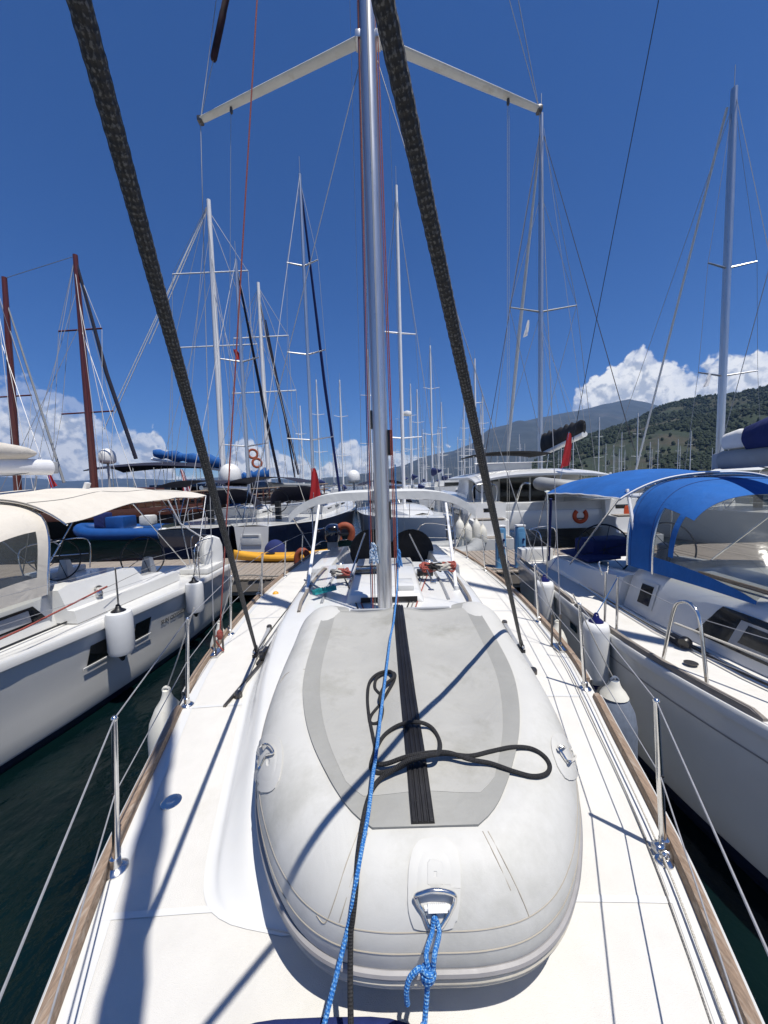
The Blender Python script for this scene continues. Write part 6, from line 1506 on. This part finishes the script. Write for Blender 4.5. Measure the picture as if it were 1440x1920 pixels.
# ---- patrol boat far across the water
pbc = V(12.5, 66, 0)
pb = thing('patrol_boat', 'small white patrol boat with orange and blue stripes far across the water', 'patrol boat', pbc)
MB().loft([[pbc+V(x, -w, zt), pbc+V(x, -w*.7, 0), pbc+V(x, w*.7, 0), pbc+V(x, w, zt)] for x, w, zt in ((-4.8, 1.4, 1.2), (0, 1.6, 1.35), (3, 1.3, 1.7), (5.6, .1, 2.2))], True, True, True).build('hull', 'gel', pb, ang=30)
MB().loft([[pbc+V(x, -w, z) for x, w, z in ()] or [pbc+V(x0, -1.1, z), pbc+V(x1, -1.1, z), pbc+V(x1, 1.1, z), pbc+V(x0, 1.1, z)] for x0, x1, z in ((-2.8, 2.6, 1.3), (-2.6, 1.6, 2.9), (-2.4, 1.2, 3.0))], True, True, True).build('cabin', 'gel', pb)
MB().box(pbc+V(-.5, -1.12, 2.35), (2.8, .06, .6)).build('cabin_window', 'glassdark', pb)
for k, m in enumerate(('orange', 'flagwhite', 'darkblue')): MB().prism([pbc+V(1.0+.5*k, -1.62, .3), pbc+V(1.45+.5*k, -1.62, .3), pbc+V(2.1+.5*k, -1.62, 1.4), pbc+V(1.65+.5*k, -1.62, 1.4)], (0, .3, 0)).build('stripe', m, pb)
MB().tube([pbc+V(-1, 0, 3), pbc+V(-1, 0, 5.2)], .06, 6).box(pbc+V(-1, 0, 4.1), (1.2, .2, .1)).build('radar_mast', 'plastic', pb)
# ---- the forest of moored yachts across the harbour
proto = make_yacht('moored_yacht', 'distant moored white yacht with bare mast across the harbour', 12, 3.7, 1.3, 'hull', mast_y=.45, mast_h=17, mast_r=.11, detail=False, group='distant yachts moored across the harbour', coverm='darkblue', mastm='paintmast')
rd = random.Random(5); first = True
lab = 'distant moored white yacht with bare mast across the harbour'; grp = 'distant yachts moored across the harbour'
for k in range(58):
    if k < 22: px = rd.uniform(742, 900); y = rd.uniform(75, 190)
    elif k < 50: px = rd.uniform(925, 1345); y = rd.uniform(95, 240)
    else: px = rd.uniform(560, 700); y = rd.uniform(110, 260)
    x = (px-718)/F_PX*y
    sc = rd.uniform(.8, 1.25)
    if first: place(proto, (x, y, 0), rd.choice((0, math.pi))+rd.uniform(-.3, .3)); proto.scale = (sc,)*3; first = False
    else: copy_tree(proto, (x, y, 0), lab, grp, rd.choice((0, math.pi))+rd.uniform(-.3, .3), sc)
for px, y, sc, rz, lab2 in ((652, 38, .85, .2, 'mid-distance white yacht seen just left of our mast'), (700, 46, 1.0, math.pi, 'mid-distance white yacht half hidden behind our mast'), (800, 40, .8, .1, 'mid-distance white yacht right of our mast above the dark sprayhood'), (872, 37, .78, math.pi, 'mid-distance white yacht beside the right sheet rope'), (612, 52, 1.1, .3, 'mid-distance white yacht behind the dark red triangular flag'), (556, 47, .8, 0, 'mid-distance white yacht behind the gulet stern'), (930, 50, .9, .1, 'mid-distance white yacht left of the catamaran flybridge')):
    r_ = copy_tree(proto, ((px-718)/F_PX*y, y, 0), lab2, None, rz, sc)
    if 'group' in r_: del r_['group']
# a few nearer masts right of ours, seen whole
for px, top, y, lab2 in ((834, 610, 60, 'mid-distance yacht mast right of our mast, tallest of the nearer ones'), (786, 700, 70, 'mid-distance yacht mast just right of our mast, flying a tiny pennant')):
    r_ = copy_tree(proto, ((px-718)/F_PX*y, y, 0), lab2, None, .1, (ony(px, top, y).z)/17)
    if 'group' in r_: del r_['group']

# ================================================================== land, cloud, haze
def ridge_mesh(name, prof, d0, d1, d2, nx, ny, rough, fine, m, seed, x_lo, x_hi):
    us = np.linspace(x_lo, x_hi, nx); vs = np.concatenate([np.linspace(0, 1, ny), np.linspace(1.08, 1.6, 6)])
    xs = np.array([p[0] for p in prof]); hs = np.array([p[1] for p in prof])
    U, W = np.meshgrid(us, vs, indexing='ij')
    D = d0 + (d1-d0)*W
    hgt = np.interp(U, xs, hs)
    X = U*D
    base = np.where(W <= 1, np.clip(W, 0, 1)**.85, np.maximum(0, 1-(W-1)*1.6))
    P = np.stack([X/rough, D/rough, np.full_like(X, seed*3.1)], -1)
    n1 = fbm(P, 6, .55)-.5
    Z = hgt*base*(1+n1*.9*np.sin(np.pi*np.clip(W, 0, 1))) + n1*hgt.max()*.12*base
    if fine:
        P2 = np.stack([X/fine, D/fine, np.full_like(X, seed*7.7)], -1); Z = Z + np.maximum(0, vnoise(P2)-.35)*fine*1.1*np.clip(W*6, 0, 1)*np.clip(hgt/20, 0, 1)
    Z[:, 0] = -2
    v = np.stack([X, D, Z], -1).reshape(-1, 3)
    w = len(vs); f = [(i*w+j, (i+1)*w+j, (i+1)*w+j+1, i*w+j+1) for i in range(nx-1) for j in range(w-1)]
    me = bpy.data.meshes.new(name); me.from_pydata(v.tolist(), [], f); me.polygons.foreach_set('use_smooth', [True]*len(me.polygons))
    me.materials.append(m); o = bpy.data.objects.new(name, me); COL.objects.link(o); return structure(o)
def hgt(px, py, D):
    p = ony(px, py, D); return p.x/D, p.z
hill_m = mat('pine_hillside', (.020, .032, .012), 1, var=.2, vscale=.03, col2=(.009, .018, .007), stain=(.055, .044, .030), sscale=.008, sth=.50)
mount_m = mat('far_mountain', (.030, .036, .030), 1, var=.2, vscale=.002, col2=(.018, .024, .020), stain=(.075, .072, .066), sscale=.0016, sth=.54)
D1 = 1350
hp = [hgt(px, py, D1) for px, py in ((900, 902), (960, 885), (1040, 850), (1100, 819), (1176, 795), (1250, 766), (1345, 747), (1440, 720), (1520, 700), (1700, 690))]
hill_o = ridge_mesh('green_hill', hp, 520, D1, 0, 420, 110, 260, 9, hill_m, 2, hp[0][0], hp[-1][0])
D2 = 6500
mp_ = [hgt(px, py, D2) for px, py in ((540, 903), (640, 894), (700, 886), (760, 872), (793, 857), (849, 848), (885, 834), (917, 806), (970, 794), (1040, 780), (1080, 772), (1130, 758), (1180, 748), (1215, 755), (1300, 778), (1440, 790), (1700, 800))]
ridge_mesh('mountain', mp_, 3600, D2, 0, 300, 90, 1500, 0, mount_m, 5, mp_[0][0], mp_[-1][0])
D3 = 9500
lp_ = [hgt(px, py, D3) for px, py in ((-300, 905), (0, 893), (60, 896), (130, 902), (220, 896), (320, 900), (420, 894), (500, 897), (600, 899), (700, 897), (760, 900))]
ridge_mesh('far_hills', lp_, 7500, D3, 0, 160, 40, 1800, 0, mount_m, 9, lp_[0][0], lp_[-1][0])
# quay with low houses under the hill
structure(MB().box((230, 500, .6), (700, 24, 1.6)).build('quay', 'concrete'))
rd = random.Random(21)
for k, px in enumerate((1306, 1318, 1331)):
    y = 760+15*k; x = (px-718)/F_PX*y; z = ony(px, 850-3*k, y).z
    t = thing('hillside_house', ('largest white house on the hillside, left of three', 'white house on the hillside between two others', 'white house on the hillside, right of three')[k], 'house', (x, y, z-8))
    MB().box((x, y, z-3), (11-2*k, 8, 12)).build('wall', 'farwall', t)
    MB().prism([V(x-6.2+k, y-4.6, z+3), V(x+6.2-k, y-4.6, z+3), V(x, y-4.6, z+5.4)], (0, 9.2, 0)).build('roof', 'bricks', t)
    for j in range(3): MB().box((x-3+3*j, y-4.02, z), (1.3, .1, 1.6)).build('window', 'glassdark', t)

# pines and scrub standing on the near hill: a wood too dense to count
def wood(hill, n, seed):
    co = np.empty(len(hill.data.vertices)*3); hill.data.vertices.foreach_get('co', co); co = co.reshape(-1, 3)
    rd = np.random.RandomState(seed); W = 116; ok = []
    dens = fbm(np.stack([co[:, 0]/90, co[:, 1]/90, co[:, 2]*0+3], -1), 4)
    cand = np.where((co[:, 2] > 6) & (co[:, 1] < 1360) & (co[:, 0]/co[:, 1] > .3) & (co[:, 0]/co[:, 1] < 1.15))[0]
    p = np.clip((dens[cand]-.40)*6, .015, 1); pick = rd.choice(cand, n, p=p/p.sum())
    ang = np.arange(6)*math.pi/3; vs = []; fs = []; o = 0
    for k, i_ in enumerate(pick):
        c = co[i_]+np.array([rd.uniform(-4, 4), rd.uniform(-4, 4), -1.2]); h = rd.uniform(3, 10); r_ = h*rd.uniform(.30, .5)
        for zz, rr in ((.12, .75), (.45, 1.0), (.8, .62)):
            j_ = rd.uniform(.75, 1.25, 6); vs.append(np.stack([c[0]+np.cos(ang+zz)*r_*rr*j_, c[1]+np.sin(ang+zz)*r_*rr*j_, np.full(6, c[2]+h*zz)], -1))
        vs.append(np.array([[c[0], c[1], c[2]+h]]))
        for a_ in (0, 6):
            for q in range(6): q2 = (q+1) % 6; fs.append((o+a_+q, o+a_+q2, o+a_+6+q2, o+a_+6+q))
        for q in range(6): fs.append((o+12+q, o+12+(q+1) % 6, o+18))
        o += 19
    me = bpy.data.meshes.new('pine_wood'); me.from_pydata(np.concatenate(vs).tolist(), [], fs)
    me.materials.append(mat('pine_crowns', (.023, .036, .014), 1, var=.3, vscale=.06, col2=(.009, .018, .007), stain=(.045, .040, .022), sscale=.02, sth=.58)); ob = bpy.data.objects.new('pine_wood', me); COL.objects.link(ob)
    ob['kind'] = 'stuff'; ob['label'] = 'dark pine wood and scrub covering the near hillside'; ob['category'] = 'wood'
wood(hill_o, 15000, 4)
# air: one closed box of thin haze around everything on the ground
hz = MB().box((1000, 4500, 800), (30000, 15600, 1640)).build('haze', 'gel'); hz.data.materials.clear()
hm = bpy.data.materials.new('haze'); hm.use_nodes = True; hn = hm.node_tree; hn.nodes.remove(hn.nodes['Principled BSDF'])
pv = hn.nodes.new('ShaderNodeVolumePrincipled'); pv.inputs['Color'].default_value = (.30, .54, 1.0, 1); pv.inputs['Density'].default_value = .00006; pv.inputs['Anisotropy'].default_value = .2
hn.links.new(pv.outputs[0], hn.nodes['Material Output'].inputs['Volume']); hz.data.materials.append(hm); hz['kind'] = 'stuff'
